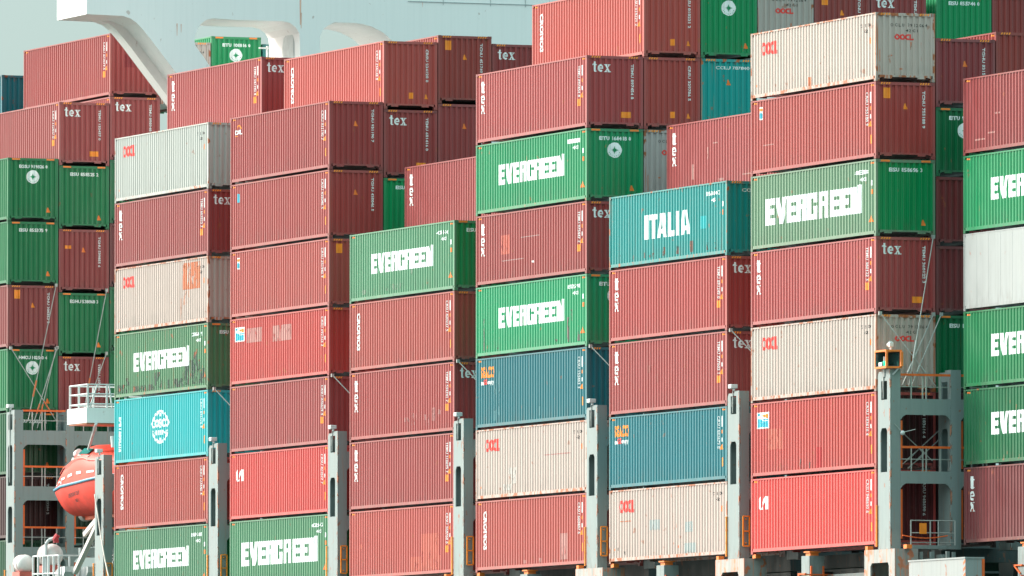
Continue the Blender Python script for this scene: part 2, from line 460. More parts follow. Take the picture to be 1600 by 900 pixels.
# side lettering ---------------------------------------------------
def s_numbers(side, H, orange=True, serial='TCNU 4812067'):
    decal(side, 'serial_number', ('colA', serial, H), lambda: fit(rot_down(font_polys(serial, 1, .02)), 11.22, H - 1.62, .13, 1.26), 'side', M_MARK)
    decal(side, 'capacity_table', ('colB', H), lambda: [rect(11.56, H - .78, 11.70, H - .36), rect(11.56, H - 1.36, 11.72, H - 1.20)], 'side', M_MARK)
    decal(side, 'warning_label', ('colO', H, orange), lambda: [rect(11.56, H - 1.04, 11.70, H - .9)] + tri(11.62, H - 1.66, .34, .2) + ([rect(11.12, H - 1.98, 11.5, H - 1.70)] if orange else [rect(11.58, H - 2.32, 11.78, H - 1.98)]), 'side', M_YEL)
def s_corner_marks(side, H):
    decal(side, 'corner_marking', ('cm', H), lambda: [rect(.22, H - .15, .52, H - .09), rect(LEN - .52, H - .15, LEN - .22, H - .09)], 'side', M_YEL)
def s_tex(side, H):
    decal(side, 'lettering', ('texv', H), lambda: fit(tex_stack(), .52, H - 1.66, .46, 1.32), 'side', M_MARK)
def s_cronos(side, H):
    decal(side, 'lettering', ('cro', H), lambda: fit(rot_down(font_polys('CRONOS', 1, .05)), .86, H - 2.0, .36, 1.58), 'side', M_MARK)
def s_evergreen(side, H, serial='EISU 858696', y0=1.13, big=False):
    decal(side, 'lettering', ('ever', big), lambda: fit(heavy('EVERGREEN'), 1.45, .93, 9.3, 1.08) if big else fit(heavy('EVERGREEN'), 2.5, y0, 7.15, .88), 'side', M_MARK, .005)
    decal(side, 'serial_number', ('evs', serial, H), lambda: fit(font_polys(serial.split()[-1], 1, .03), 10.1, H - .52, 1.35, .17) + fit(font_polys('45G1', 1, .03), 10.65, H - .78, .6, .15), 'side', M_MARK)
    decal(side, 'capacity_table', ('evc', H), lambda: [rect(11.62, H - .98, 11.82, H - .78)], 'side', M_MARK)
    decal(side, 'warning_label', ('evo', H), lambda: [rect(11.62, H - 1.30, 11.84, H - 1.12)] + tri(11.68, H - 2.35, .40, .26) + [rect(11.6, H - .16, 11.98, H - .10), rect(.25, H - .16, .55, H - .10)], 'side', M_ORANGE)
def s_oocl(side, H):
    decal(side, 'lettering', ('oocl', H), lambda: fit(oocl(), 1.0, H - .92, 1.62, .50), 'side', M_RED)
    decal(side, 'serial_number', ('oocls', H), lambda: fit(font_polys('7 2 0', 1, .02), 10.7, H - .50, .9, .12), 'side', M_BLACK)
    decal(side, 'type_code', ('oocls2', H), lambda: fit(font_polys('42', 1, .02), 11.0, H - .72, .34, .12), 'side', M_BLACK)
    decal(side, 'warning_label', ('ooclw', H), lambda: [rect(11.55, H - 1.15, 11.68, H - .92), rect(.45, .5, .62, .58)], 'side', M_ORANGE)
def s_seaco(side, H):
    decal(side, 'lettering', ('seaco', H), lambda: fit(font_polys('SEACO', 1, .055), .50, H - .82, 1.55, .46), 'side', M_YEL)
    decal(side, 'tagline', ('seacot', H), lambda: fit(font_polys('a', 1, .05), .58, H - 1.10, .22, .14) + fit(font_polys('company', 1, .05), 1.25, H - 1.13, .65, .18), 'side', M_MARK)
    decal(side, 'tagline', ('seacor', H), lambda: fit(font_polys('GE', 1, .06), .85, H - 1.09, .4, .22), 'side', M_RED)
def s_cosco(side, H):
    def g():
        out = []
        for a0, a1 in ((30, 58), (66, 114), (122, 150), (210, 238), (246, 294), (302, 330)): out += ring(6.0, 1.5, .74, .09, 6, a0, a1, 1.45)
        out += [rect(5.95, 1.96, 6.05, 2.12), [(5.5, 1.96), (5.62, 1.96), (5.8, 2.14), (5.7, 2.14)], [(6.38, 1.96), (6.5, 1.96), (6.3, 2.14), (6.2, 2.14)], rect(5.95, .86, 6.05, 1.02), [(5.5, 1.02), (5.62, 1.02), (5.8, .86), (5.7, .86)], [(6.38, 1.02), (6.5, 1.02), (6.3, .86), (6.2, .86)]]
        return out + fit(font_polys('COSCO', 1, .045, space=1.1), 4.85, 1.46, 2.3, .40) + fit(font_polys('SHIPPING', 1, .035, space=1.15), 4.95, 1.14, 2.1, .22)
    decal(side, 'emblem', ('cosco', H), g, 'side', M_MARK)
    decal(side, 'lettering', ('coscov', H), lambda: fit(rot_down(font_polys('FCIU 8829410', 1, .06)), .52, .56, .26, 1.55), 'side', M_MARK)
def s_italia(side, H):
    decal(side, 'lettering', ('italia', H), lambda: fit(heavy('ITALIA'), 3.7, 1.02, 4.65, .96), 'side', M_MARK, .005)
    decal(side, 'serial_number', ('itas', H), lambda: fit(font_polys('168803', 1, .03), 10.1, H - .50, 1.35, .17) + fit(font_polys('451', 1, .03), 10.6, H - .76, .55, .15) + [rect(11.62, H - .98, 11.82, H - .78)], 'side', M_MARK)
    decal(side, 'warning_label', ('itao', H), lambda: [rect(11.62, H - 1.30, 11.80, H - 1.10)], 'side', M_ORANGE)
    decal(side, 'paint_repair', ('itar', H), lambda: [rect(9.4, 1.15, 10.1, 1.65)], 'side', P('cyan'), .003)
    decal(side, 'bare_scuff', ('itad', H), lambda: [rect(a, .3, a + w, .3 + h) for a, w, h in ((1.1, .12, .25), (2.4, .1, .18), (3.6, .14, .22), (4.5, .12, .16), (5.6, .16, .34), (7.0, .22, .32), (8.4, .34, .44), (10.1, .1, .3), (10.9, .1, .26), (4.0, .3, .1))], 'side', paint('scuffed_steel', (.12, .075, .06), .5, tint=False, worn=.25), .003)
def s_capital(side, H):
    decal(side, 'emblem', ('uu', H), lambda: [rect(.72, H - 1.13, .95, H - .78), [(.72, H - .78), (.95, H - .78), (.95, H - .70), (.80, H - .70)], [(.72, H - 1.13), (.80, H - 1.2), (1.0, H - 1.2), (.95, H - 1.1)], [(.95, H - 1.2), (1.06, H - 1.2), (1.48, H - .70), (1.30, H - .70)], rect(1.38, H - 1.2, 1.60, H - .70)], 'side', M_MARK)
def s_beacon(side, H, faded=False):
    decal(side, 'emblem_panel', ('bcn0', H), lambda: [rect(.58, H - 1.0, 1.78, H - .38)], 'side', M_MARK, .003)
    decal(side, 'emblem', ('bcn1', H), lambda: [[(.95, H - .50), (1.70, H - .44), (1.70, H - .64)]], 'side', M_YEL, .006)
    decal(side, 'lettering', ('bcn2', H), lambda: fit(font_polys('Bea', 1, .07), .68, H - .96, 1.0, .34) + [rect(.66, H - .50, .92, H - .42), rect(1.1, H - .68, 1.74, H - .64)], 'side', M_BLUEMARK, .007)
def s_gold(side, H):
    decal(side, 'emblem', ('gold', H), lambda: ring(1.05, H - .52, .17, .06, 8, -10, 190, 1.4) + [rect(.6, H - .86, .9, H - .82)], 'side', M_YEL)
    decal(side, 'lettering', ('goldl', H), lambda: fit(font_polys('DAL', 1, .06), .58, H - .78, .8, .2), 'side', M_MARK)
def s_flag(side, H, cyan=True):
    if cyan: decal(side, 'emblem', ('flagc', H), lambda: [disc(.95, H - .62, .19, 10, .2)], 'side', M_BLUEMARK)
    else:
        decal(side, 'emblem_panel', ('flagp', H), lambda: [rect(.78, H - .78, 1.08, H - .28)], 'side', M_MARK, .003)
        decal(side, 'emblem', ('flagy', H), lambda: [rect(.80, H - .44, 1.06, H - .34)], 'side', M_YEL, .006)
        decal(side, 'emblem', ('flagb', H), lambda: [disc(.96, H - .62, .12, 8)], 'side', M_BLUEMARK, .007)

# end lettering ---------------------------------------------------
def e_header(fr, end, H, solid=False):
    k = ('hz', H, solid)
    if k not in DECALS:
        z = H - .095
        ps = [rect(.20, z, .58, z + .07), rect(1.86, z, 2.24, z + .07)] if solid else stripes(.20, z) + stripes(1.80, z)
        DECALS[k] = flat('hazard_stripes', ps, 'end', .003)
    new_obj('hazard_stripes', DECALS[k], M_ORANGE if solid else M_YEL, fr, link_obj_mat=True)
def e_vserial(end, H, serial, t=1.93):
    decal(end, 'serial_number', ('ev', serial, H), lambda: fit(rot_down(font_polys(serial, 1, .03)), t, H - 1.72, .10, 1.40), 'end', M_MARK)
def e_tex(end, H, label=True):
    decal(end, 'lettering', ('etex', H), lambda: fit(tex_word(), .27, H - .66, .78, .42), 'end', M_MARK)
    if label: decal(end, 'warning_label', ('etexo', H), lambda: [rect(1.50, .42, 1.93, .66)], 'end', M_YEL)
def e_hserial(end, H, serial):
    decal(end, 'serial_number', ('eh', serial, H), lambda: fit(font_polys(serial, 1, .035), .55, H - .47, 1.38, .16), 'end', M_MARK)
def e_emblem(end, H):
    d, g = circle_emblem(1.22, H - .86, .31)
    decal(end, 'emblem', ('emb0', H), lambda: d, 'end', M_MARK, .004)
    decal(end, 'emblem_star', ('emb1', H), lambda: g, 'end', M_GREENMARK, .007)
def e_triangle(end, H, t=1.95, z=.42):
    decal(end, 'warning_label', ('etri', H, t, z), lambda: tri(t, z, .20, .22), 'end', M_ORANGE)
def e_sign(end, H):
    decal(end, 'warning_label', ('esign', H), lambda: [rect(.32, H - .62, .60, H - .22)], 'end', M_YEL)
    decal(end, 'warning_label', ('esign3', H), lambda: tri(1.22, H - 1.02, .18, .22), 'end', M_YEL)
def e_square(end, H):
    decal(end, 'warning_label', ('esq', H), lambda: [rect(1.14, .46, 1.34, .72)] + tri(1.93, .46, .18, .2), 'end', M_YEL)
def e_oocl(end, H, serial='OOLU 7912064'):
    decal(end, 'serial_number', ('eos', serial, H), lambda: fit(font_polys(serial, 1, .01, space=1.4), .62, H - .52, 1.5, .12) + fit(font_polys('42G1', 1, .01, space=1.3), 1.25, H - .72, .5, .11), 'end', M_BLACK)
    decal(end, 'lettering', ('eol', H), lambda: fit(oocl(), .78, H - 1.02, .78, .22), 'end', M_RED)
    for i, r in enumerate(((.17, .35, .21, 1.2), (.62, .95, .74, 1.0), (1.0, .45, 1.1, .5), (1.45, 1.15, 1.5, 1.5), (1.86, .8, 1.89, 1.5))): decal(end, 'rust_stain', ('eor', H, i), lambda r=r: [rect(*r)], 'end', M_RUSTPATCH, .003)

CONTAINERS = []
def container(x, y, z, H, col, side=None, end=None, label='', tint=1.0, smooth=False, serial=None, corner=True, extra=None, endcol=None):
    jr = random.Random(label)
    if col in ('brown', 'brick', 'maroon', 'oxide'):
        t0 = tint if isinstance(tint, tuple) else (tint,) * 3; k = jr.uniform(.94, 1.09); q = jr.uniform(.94, 1.16)
        tint = (t0[0] * k, t0[1] * k * q, t0[2] * k * q)
    t = thing('cargo_container', label, 'container', (x, y, z), 'stacked cargo containers')
    c3 = tint if isinstance(tint, tuple) else (tint, tint, tint)
    c = (*c3, 1)
    def part(kind, mat, par=t):
        o = new_obj(kind if kind != 'smooth_side' else 'side_panel', cmesh(kind, H), mat, par, link_obj_mat=True); o.color = c; return o
    sh = part('shell', P(col))
    sp = part('smooth_side' if smooth else 'side_panel', P(col))
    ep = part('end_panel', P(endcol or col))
    if endcol: ep.color = (1, .95, .9, 1) if endcol == 'green' else (.62, .6, .65, 1)  # red ends: shade of the end face put into the panel colour
    fr = part('frame', PF(col))
    for cx, cy, cz in ((0, 0, 0), (0, 0, H - .118), (LEN - .178, 0, 0), (LEN - .178, 0, H - .118), (LEN - .178, WID - .162, 0), (LEN - .178, WID - .162, H - .118)):
        o = new_obj('corner_casting', cmesh('corner_casting', 1), PF(col), fr, (cx, cy, cz), link_obj_mat=True); o.color = (c3[0] * .8, c3[1] * .8, c3[2] * .8, 1)
    rnd = random.Random(int(x * 31 + y * 57 + z * 101))
    num = serial or ''.join(rnd.choice('0123456789') for _ in range(6)) + ' ' + rnd.choice('0123456789')
    s, e = side or '', end or ''
    if s in ('tex', 'cronos', 'plain', 'seaco', 'cosco', 'capital', 'beacon', 'gold', 'flagc', 'flagw'):
        s_numbers(sp, H, s in ('tex', 'plain'), 'TEMU ' + num if s == 'tex' else 'CRSU ' + num); s_corner_marks(sp, H)
    {'tex': s_tex, 'cronos': s_cronos, 'seaco': s_seaco, 'cosco': s_cosco, 'italia': s_italia, 'capital': s_capital, 'beacon': s_beacon, 'gold': s_gold,
     'flagc': s_flag, 'oocl': s_oocl}.get(s, lambda *a: None)(sp, H)
    if s == 'flagw': s_flag(sp, H, False)
    if s in ('ever', 'everbig'): s_evergreen(sp, H, 'EISU ' + num[:6], big=s == 'everbig')
    if e:
        e_header(fr, ep, H, solid=col in ('green', 'fadegreen', 'deepgreen', 'worngreen'))
        if e == 'tex': e_tex(ep, H); e_vserial(ep, H, 'TEMU ' + num)
        if e == 'tex0': e_tex(ep, H, False); e_vserial(ep, H, 'TEMU ' + num)
        if e == 'square': e_vserial(ep, H, 'CRSU ' + num); e_square(ep, H)
        if e == 'sign': e_vserial(ep, H, 'TCNU ' + num); e_sign(ep, H)
        if e == 'tri': e_vserial(ep, H, 'TGHU ' + num); e_triangle(ep, H, 1.2, H - 1.05)
        if e == 'serial': e_vserial(ep, H, 'CAXU ' + num)
        if e == 'ever': e_hserial(ep, H, serial or 'EISU ' + num); e_triangle(ep, H)
        if e == 'emblem': e_hserial(ep, H, serial or 'EITU ' + num); e_emblem(ep, H); e_triangle(ep, H)
        if e == 'oocl': e_oocl(ep, H)
        if e == 'teal': decal(ep, 'serial_number', ('etl', H), lambda: fit(font_polys('CCLU 787840', 1, .02), .66, H - .42, 1.45, .13), 'end', M_MARK); e_triangle(ep, H, 1.2, H - 1.05)
    if extra: extra(t, sp, ep, H)
    CONTAINERS.append(t)
    return t

# ------------------------------------------------------------------ the stacks
BX = {0: -71.09, 1: -44.28, 2: -29.28, 3: -14.62, 4: 0.0, 5: 14.582, 6: 29.178, 7: 43.9}
ORD = ['topmost', 'second from top', 'third from top', 'fourth from top', 'fifth from top', 'sixth from top', 'lowest']
def column(bay, row, top_z, where, items, yoff=0.0, names=None):
    """items run from the top down: (height, colour, side, end, look, options)"""
    z = top_z
    for i, it in enumerate(items):
        H, col, side, end, look = it[:5]; opt = dict(it[5]) if len(it) > 5 else {}
        z -= H
        pos = (names or ORD)[i] if not (names is None and len(items) == 7 and i == 6) else 'lowest'
        label = f"{look}, {pos} {where}".strip().rstrip(',') if pos else f"{look} {where}"
        container(BX[bay], row * PITCH_Y + yoff, z, H, col, side, end, label, **opt)
        z -= GAP
def top(n_hc, n_std=0): return n_hc * (HC + GAP) + n_std * (STD + GAP) - GAP
h, s_ = HC, STD
def patch(key, rects, mat, lift=.003, name='paint_patch', where='side', col=None):
    def f(t, sp, ep, H):
        for i, r in enumerate(rects): decal(sp if where == 'side' else ep, name, (key, H, i), lambda r=r: [rect(*r)], where, mat, lift + .0004 * i, col)
    return f
def patches(*fs):
    def f(*a):
        for g in fs: g(*a)
    return f
M_SCRAPE = paint('bare_scrape', (.15, .13, .115), .35, tint=False, worn=.05)
M_PALE = paint('pale_overpaint', (.46, .20, .18), .0, tint=False, worn=.5)
M_ORNG = paint('orange_primer', (.48, .10, .07), .05, tint=False, worn=.6)
M_BLUEGREY = paint('bluegrey_touchup', (.36, .38, .37), .0, tint=False, worn=.6)
M_DEEPRED = plain('fresh_red', (.42, .012, .015))
M_FADERED = plain('faded_red', (.24, .018, .022))
M_DENT = paint('drawn_dent_pale', (.56, .49, .45), .0, tint=False, bump=.06, worn=.2)  # buckling drawn in as paler colour with bump, panel not bent

column(1, 0, top(7), 'in stack beside orange lifeboat', [
    (h, 'grey', 'oocl', 'plain', 'pale grey container with small red letters'),
    (h, 'brown', 'tex', 'tex0', 'brown red container with stacked white letters'),
    (h, 'beige', 'oocl', 'plain', 'beige container with square rust patch', dict(tint=(1.02, .99, .97), extra=patches(patch('rp', [(8.9, 1.55, 11.05, 2.72)], M_RUSTPATCH, name='rust_patch'), patch('rp2', [(8.95, .9, 9.4, 1.5), (9.6, 1.2, 9.75, 1.5), (8.6, .3, 8.75, 1.2)], paint('rust_run', (.56, .30, .22), .5, tint=False, worn=.2), .0035, name='rust_stain')))),
    (h, 'worngreen', 'ever', 'ever', 'scraped green container with white block capitals', dict(extra=patches(patch('sc', [(.4, .25, 1.6, .62), (1.5, .25, 1.9, .9), (2.4, .25, 5.2, .5), (4.9, .3, 6.2, 1.0), (7.0, .25, 9.2, .62), (8.9, .3, 11.9, .95), (9.2, .9, 11.2, 1.35), (10.3, 1.3, 10.7, 1.7)], paint('green_scrape', (.035, .075, .055), .5, tint=False, streak=.6, worn=.1), name='scuff_mark')))),
    (h, 'cyan', 'cosco', 'plain', 'bright turquoise container with white globe emblem'),
    (h, 'brick', 'cronos', 'plain', 'brick red container with sideways white lettering'),
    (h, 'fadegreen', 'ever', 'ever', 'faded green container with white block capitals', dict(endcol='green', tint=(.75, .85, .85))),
])
column(1, 1, top(8), 'behind the white arch brace, over the pale grey container', [
    (h, 'brown', 'tex', 'tex0', 'brown red container', dict(tint=1.12))], names=[''])
W2 = 'in second stack right of lifeboat'
column(2, 0, top(7), W2, [
    (h, 'brown', 'gold', 'tri', 'brown red container with small yellow emblem', dict(tint=(1.08, 1.0, 1.0))),
    (h, 'brown', 'flagc', 'tri', 'brown red container with cyan spot', dict(tint=(1.05, .95, .9))),
    (h, 'brick', 'flagw', 'sign', 'red container with small flag emblem', dict(tint=(.95, .95, 1.0))),
    (h, 'oxide', 'beacon', 'plain', 'red container with two pale painted squares', dict(extra=patch('pp', [(2.05, 1.80, 3.95, 2.42), (5.2, 1.72, 7.6, 2.40)], M_PALE))),
    (h, 'brown', 'plain', 'plain', 'unmarked brown red container', dict(tint=1.0)),
    (h, 'scarlet', 'capital', 'plain', 'bright red container with white square emblem', dict(tint=(.92, 1, 1))),
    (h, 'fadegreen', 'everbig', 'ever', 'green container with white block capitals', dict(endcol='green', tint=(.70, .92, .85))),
])
column(2, 1, top(7, 1), 'above second stack right of lifeboat', [
    (h, 'brick', 'cronos', 'square', 'brick red container with two orange end labels', dict(tint=(1.05, 1, 1))),
    (h, 'brown', 'tex', 'tex', 'dark red lettered end, under brick red one', dict(tint=.95)),
    (s_, 'green', '', 'ever', 'sliver of green container end, under the dark red one', {}),
], names=['', '', ''])
column(2, 2, top(8), 'against the white superstructure', [
    (h, 'brick', 'plain', 'sign', 'dark red container end with orange square top left', dict(tint=(.78, .8, .8))),
    (h, 'brown', 'plain', 'tri', 'dark red container end with one orange triangle, lower', dict(tint=(.9, .9, .9))),
], names=['', ''])
column(2, 3, top(7, 1), 'left of tall pink container, against white superstructure', [
    (h, 'brown', 'tex', 'tex0', 'dark red container end with white serif letters', dict(tint=.92))], names=[''])
W3 = 'in shorter stack between two taller ones'
column(3, 0, top(5), '', [
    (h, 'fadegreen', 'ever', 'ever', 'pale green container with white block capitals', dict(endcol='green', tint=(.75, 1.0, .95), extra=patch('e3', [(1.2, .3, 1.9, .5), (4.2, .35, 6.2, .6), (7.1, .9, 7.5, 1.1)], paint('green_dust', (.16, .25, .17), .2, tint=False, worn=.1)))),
    (h, 'brick', 'cronos', 'plain', 'brick red container with sideways white lettering', dict(tint=(1.0, 1, 1))),
    (h, 'brown', 'tex', 'tex', 'red container with stacked letters and rubbed paint', dict(tint=(1.12, 1, .95), extra=patch('t33', [(6.4, .62, 6.9, .80), (7.2, .45, 7.8, .95), (8.0, .7, 8.4, 1.05), (8.6, .4, 9.3, .85), (9.6, .55, 9.9, 1.1), (10.2, .8, 10.6, 1.0)], paint('rubbed_red', (.38, .15, .14), 0, tint=False, worn=.05), .0025))),
    (h, 'brown', 'tex', 'plain', 'brown red container with stacked letters', dict(tint=(1.05, .98, .95))),
    (h, 'brick', 'plain', 'plain', 'red container with orange primer patches', dict(tint=(1.0, 1.05, 1.05), extra=patch('op', [(8.4, .82, 10.4, 1.75), (7.1, .24, 10.6, .82), (1.2, 1.3, 1.5, 1.5)], M_ORNG))),
], names=[f'topmost {W3}', f'second {W3}', f'third {W3}', f'fourth {W3}', f'lowest {W3}'])
column(3, 1, top(6), 'behind and above the pale green container', [
    (h, 'brown', 'tex', 'plain', 'matte pink red container', dict(tint=(.98, .95, .98)))], names=[''])
W4 = 'in the tall central stack'
column(4, 0, top(7), W4, [
    (h, 'brown', 'tex', 'tex', 'pale red container with stacked white letters', dict(tint=(1.15, 1.1, 1.1))),
    (h, 'green', 'ever', 'emblem', 'green container with capitals and round end emblem', dict(tint=(1.6, 1.0, 1.15), serial='EITU 168418 0')),
    (h, 'brown', 'tex', 'tex', 'dented brown red container with orange square patch', dict(tint=(1.0, .98, .95), extra=patches(patch('o4', [(2.75, 1.2, 3.75, 1.98)], M_ORNG), patch('o42', [(6.2, .72, 6.4, .80)], M_MARK), patch('o43', [(4.9, 1.78, 6.9, 1.82), (2.9, .92, 5.2, .96)], paint('crease_tone', (.38, .2, .19), 0, tint=False), name='drawn_crease')))),  # creases drawn in the colour as flat paler lines
    (h, 'green', 'ever', 'emblem', 'bright green container with scuffs and capitals', dict(tint=(1.5, 1.12, 1.35), extra=patch('g4', [(10.0, .25, 10.2, 1.25), (10.3, 1.1, 10.55, 1.55), (10.8, .25, 11.4, .52), (11.1, .5, 11.25, .85), (.75, .3, .95, 1.6), (2.3, .3, 2.4, .5), (8.7, .3, 9.0, .42)], M_SCRAPE, name='scuff_mark'))),
    (h, 'blue', 'seaco', 'plain', 'blue container with orange letters and pale scratches', dict(extra=patch('b4', [(2.0, .3, 2.3, 1.9), (2.4, .5, 2.65, 2.3), (7.0, .3, 7.1, .9)], paint('blue_scratch', (.06, .20, .22), 0, tint=False, worn=.15)))),
    (h, 'beige', 'oocl', 'plain', 'buckled beige container with red letters', dict(tint=(1.05, 1.02, 1.0), extra=patches(patch('d4', [(3.6, 1.0, 4.4, 1.25), (3.9, .6, 4.5, 1.0), (3.0, .35, 4.0, .6)], M_DENT, .006, name='drawn_dent'), patch('d42', [(7.6, 1.62, 10.4, 1.66)], M_PALE, name='rubbed_line')))),
    (h, 'brick', 'cronos', 'plain', 'brick red container with pale scuffs low right', dict(tint=(1.02, 1, 1), extra=patch('c4', [(9.3, .3, 10.1, 1.35), (6.9, .24, 7.15, .42), (5.3, .24, 5.5, .38)], M_PALE, name='scuff_mark'))),
])
column(4, 1, top(8), 'behind the tall central stack', [
    (h, 'brick', 'cronos', 'square', 'salmon red container with sideways letters', dict(tint=(1.12, 1.05, 1))),
    (h, 'brick', 'plain', 'square', 'dark red container end with orange labels', dict(tint=(.92, .9, .9))),
    (h, 'beige', '', 'oocl', 'pale grey end left of dusty pink container', dict(tint=(.85, .9, .95))),
], names=['rising', 'second one down', 'third one down'])
column(4, 2, top(8), 'two right of the salmon red container', [
    (h, 'green', '', 'emblem', 'bright green container end with round white emblem', dict(serial='EITU 174069 4')),
    (h, 'teal', '', 'teal', 'worn turquoise container end', dict(tint=(1.3, 1.25, 1.2))),
], names=['', 'below the green end,'])
column(4, 3, top(8), 'right of the bright green end', [(h, 'beige', '', 'oocl', 'beige container end with red letters, cut by photo top', dict(tint=(.9, .95, .95)))], names=[''])
column(4, 4, top(8), 'at photo top, behind beige rusty container', [(h, 'brick', '', 'sign', 'dark red end with orange square', dict(tint=(.72, .75, .8)))], names=[''])
column(4, 5, top(8), 'at photo top, behind beige rusty container', [(h, 'brown', '', 'tex0', 'dark red end with white serif letters', dict(tint=.9))], names=[''])
column(4, 6, top(8), 'at photo top right', [(h, 'green', '', 'ever', 'bright green container end with white number', dict(serial='EISU 855744 0'))], yoff=.42, names=[''])
column(4, 7, top(8), 'right of green end, photo top right', [(h, 'brick', '', '', 'plain maroon container end', dict(tint=(.7, .75, .8)))], yoff=.42, names=[''])
column(5, 0, top(5), '', [
    (h, 'teal', 'italia', 'teal', 'scuffed teal container with white capitals, topmost of its stack'),
    (h, 'brown', 'tex', 'tex0', 'pink red container with stacked letters, directly below teal capitals container', dict(tint=(1.2, 1.05, 1.0))),
    (h, 'brown', 'tex', 'tex0', 'pink red container with small dent, resting on the blue container', dict(tint=(1.1, .98, .95), extra=patch('d5', [(3.8, 1.85, 4.6, 1.89), (4.9, 1.2, 5.1, 1.5), (4.0, 1.6, 4.3, 1.85)], paint('dent_tone', (.30, .07, .06), 0, tint=False), name='drawn_crease'))),  # dent drawn as flat marks in the colour, panel stays unbent
    (h, 'blue', 'seaco', 'plain', 'teal blue container with orange letters, resting on stained beige container', dict(tint=(.9, 1.12, 1.12))),
    (h, 'beige', 'oocl', 'plain', 'stained beige container with blue grey touch up squares, lowest of its stack', dict(tint=(1.05, 1.0, .98), extra=patches(patch('bg5', [(4.2, 1.22, 5.2, 1.62), (7.9, 1.05, 8.7, 1.45), (7.8, .24, 9.0, .62)], M_BLUEGREY), patch('bg51', [(5.9, 1.0, 6.05, 1.25), (6.0, .8, 6.05, 1.0), (7.6, .58, 7.7, .66), (1.5, .3, 1.6, .45), (.8, .5, .95, .62)], M_SCRAPE, name='scuff_mark'), patch('bg52', [(1.1, 1.62, 2.3, 1.66), (6.6, .6, 6.75, .68), (7.1, .45, 7.2, .55)], M_RUSTPATCH, .0035, name='rust_stain')))),
], names=[''] * 5)
column(5, 1, top(6), 'standing behind the teal capitals container', [
    (h, 'brown', 'tex', 'plain', 'dusty pink container, scraped near the bottom', dict(tint=(1.05, 1.0, 1.02), extra=patch('s51', [(4.2, 1.3, 4.3, 1.8), (4.8, 1.9, 5.2, 1.95), (2.6, .6, 2.8, 1.2), (7.8, .5, 9.6, .55), (5.2, .4, 5.9, .5)], M_PALE, name='scuff_mark')))], names=[''])
W6 = 'in stack with green signal lamp'
column(6, 0, top(6, 1), W6, [
    (s_, 'beige', 'oocl', 'oocl', 'rusty edged beige container', dict(tint=(1.06, 1.05, 1.02), extra=patch('o6', [(5.65, .22, 5.95, .55), (4.1, .5, 4.2, .7)], M_RUSTPATCH, name='rust_stain'))),
    (h, 'brick', 'flagw', 'sign', 'pale red container with small flag', dict(tint=(1.0, 1.0, 1.05), extra=patches(patch('r6', [(3.6, .45, 4.6, .6), (7.3, .5, 8.0, .9)], M_RED, .003, name='graffiti') if False else patch('r6', [(1.2, 1.1, 2.3, 1.14)], M_PALE, name='rubbed_line')))),
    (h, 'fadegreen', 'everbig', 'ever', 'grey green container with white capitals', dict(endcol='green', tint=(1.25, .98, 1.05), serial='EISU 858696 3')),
    (h, 'brown', 'tex', 'tex', 'pink red container with stacked letters', dict(tint=(1.12, 1.0, 1.0))),
    (h, 'beige', 'oocl', 'oocl', 'clean beige container', dict(tint=(1.0, .99, .97))),
    (h, 'oxide', 'beacon', 'serial', 'rust streaked red container with blue emblem', dict(endcol='darkred', tint=(.95, 1.05, 1.05), extra=patches(patch('x6', [(1.6, 1.05, 3.1, 1.85)], M_ORNG), patch('x62', [(6.35, .22, 6.85, 1.0)], M_DEEPRED), patch('x63', [(5.7, .22, 5.85, .45), (3.0, .22, 3.1, .5), (4.8, .22, 4.88, .6), (7.8, 2.2, 7.88, 2.6)], M_SCRAPE, name='scuff_mark')))),  # dark end paint carries the shade behind the bridge
    (h, 'scarlet', 'capital', 'serial', 'bright red container with white emblem', dict(endcol='maroon', tint=(1.12, 1.12, 1.1))),  # end panel coloured darker than the side, shade included
])
column(6, 1, top(3, 4), 'in column right of it', [
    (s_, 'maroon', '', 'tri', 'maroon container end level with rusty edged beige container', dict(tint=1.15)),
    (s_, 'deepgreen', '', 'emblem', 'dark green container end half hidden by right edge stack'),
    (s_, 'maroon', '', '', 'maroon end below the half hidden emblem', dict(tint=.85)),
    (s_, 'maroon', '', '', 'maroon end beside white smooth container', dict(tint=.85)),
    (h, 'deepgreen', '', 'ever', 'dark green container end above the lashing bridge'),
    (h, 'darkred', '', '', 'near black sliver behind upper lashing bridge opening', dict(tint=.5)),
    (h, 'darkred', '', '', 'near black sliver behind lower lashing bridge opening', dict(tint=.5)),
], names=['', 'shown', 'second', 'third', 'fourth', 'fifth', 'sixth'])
column(6, 2, top(4, 3), 'behind stack at right edge', [(s_, 'brick', 'plain', 'tex0' if False else 'plain', 'maroon container with narrow lit side strip', dict(tint=(.75, .75, .75)))], names=['topmost'])
W7 = 'in stack at right edge'
column(7, 1, top(6), W7, [
    (h, 'maroon', 'plain', '', 'scratched dark red container', dict(tint=(1.25, 1.15, 1.1), extra=patch('r7', [(1.0, .5, 1.9, .56), (2.2, .7, 2.9, .76), (2.9, 1.4, 3.3, 1.46)], M_PALE, name='scuff_mark'))),
    (h, 'green', 'ever', '', 'vivid green container with white capitals', dict(tint=(.9, .95, 1.0))),
    (h, 'white', '', '', 'smooth white refrigerated container', dict(smooth=True)),
    (h, 'green', 'ever', '', 'green container with flaking lower edge', dict(tint=(.7, .72, .7))),
    (h, 'deepgreen', 'ever', '', 'deep green container with creased panel', dict(tint=(1, .95, .95))),
    (h, 'darkred', 'tex', '', 'dark maroon container with stacked letters', dict(tint=(1.6, 1.5, 1.4))),
])
W0 = 'behind the lifeboat'
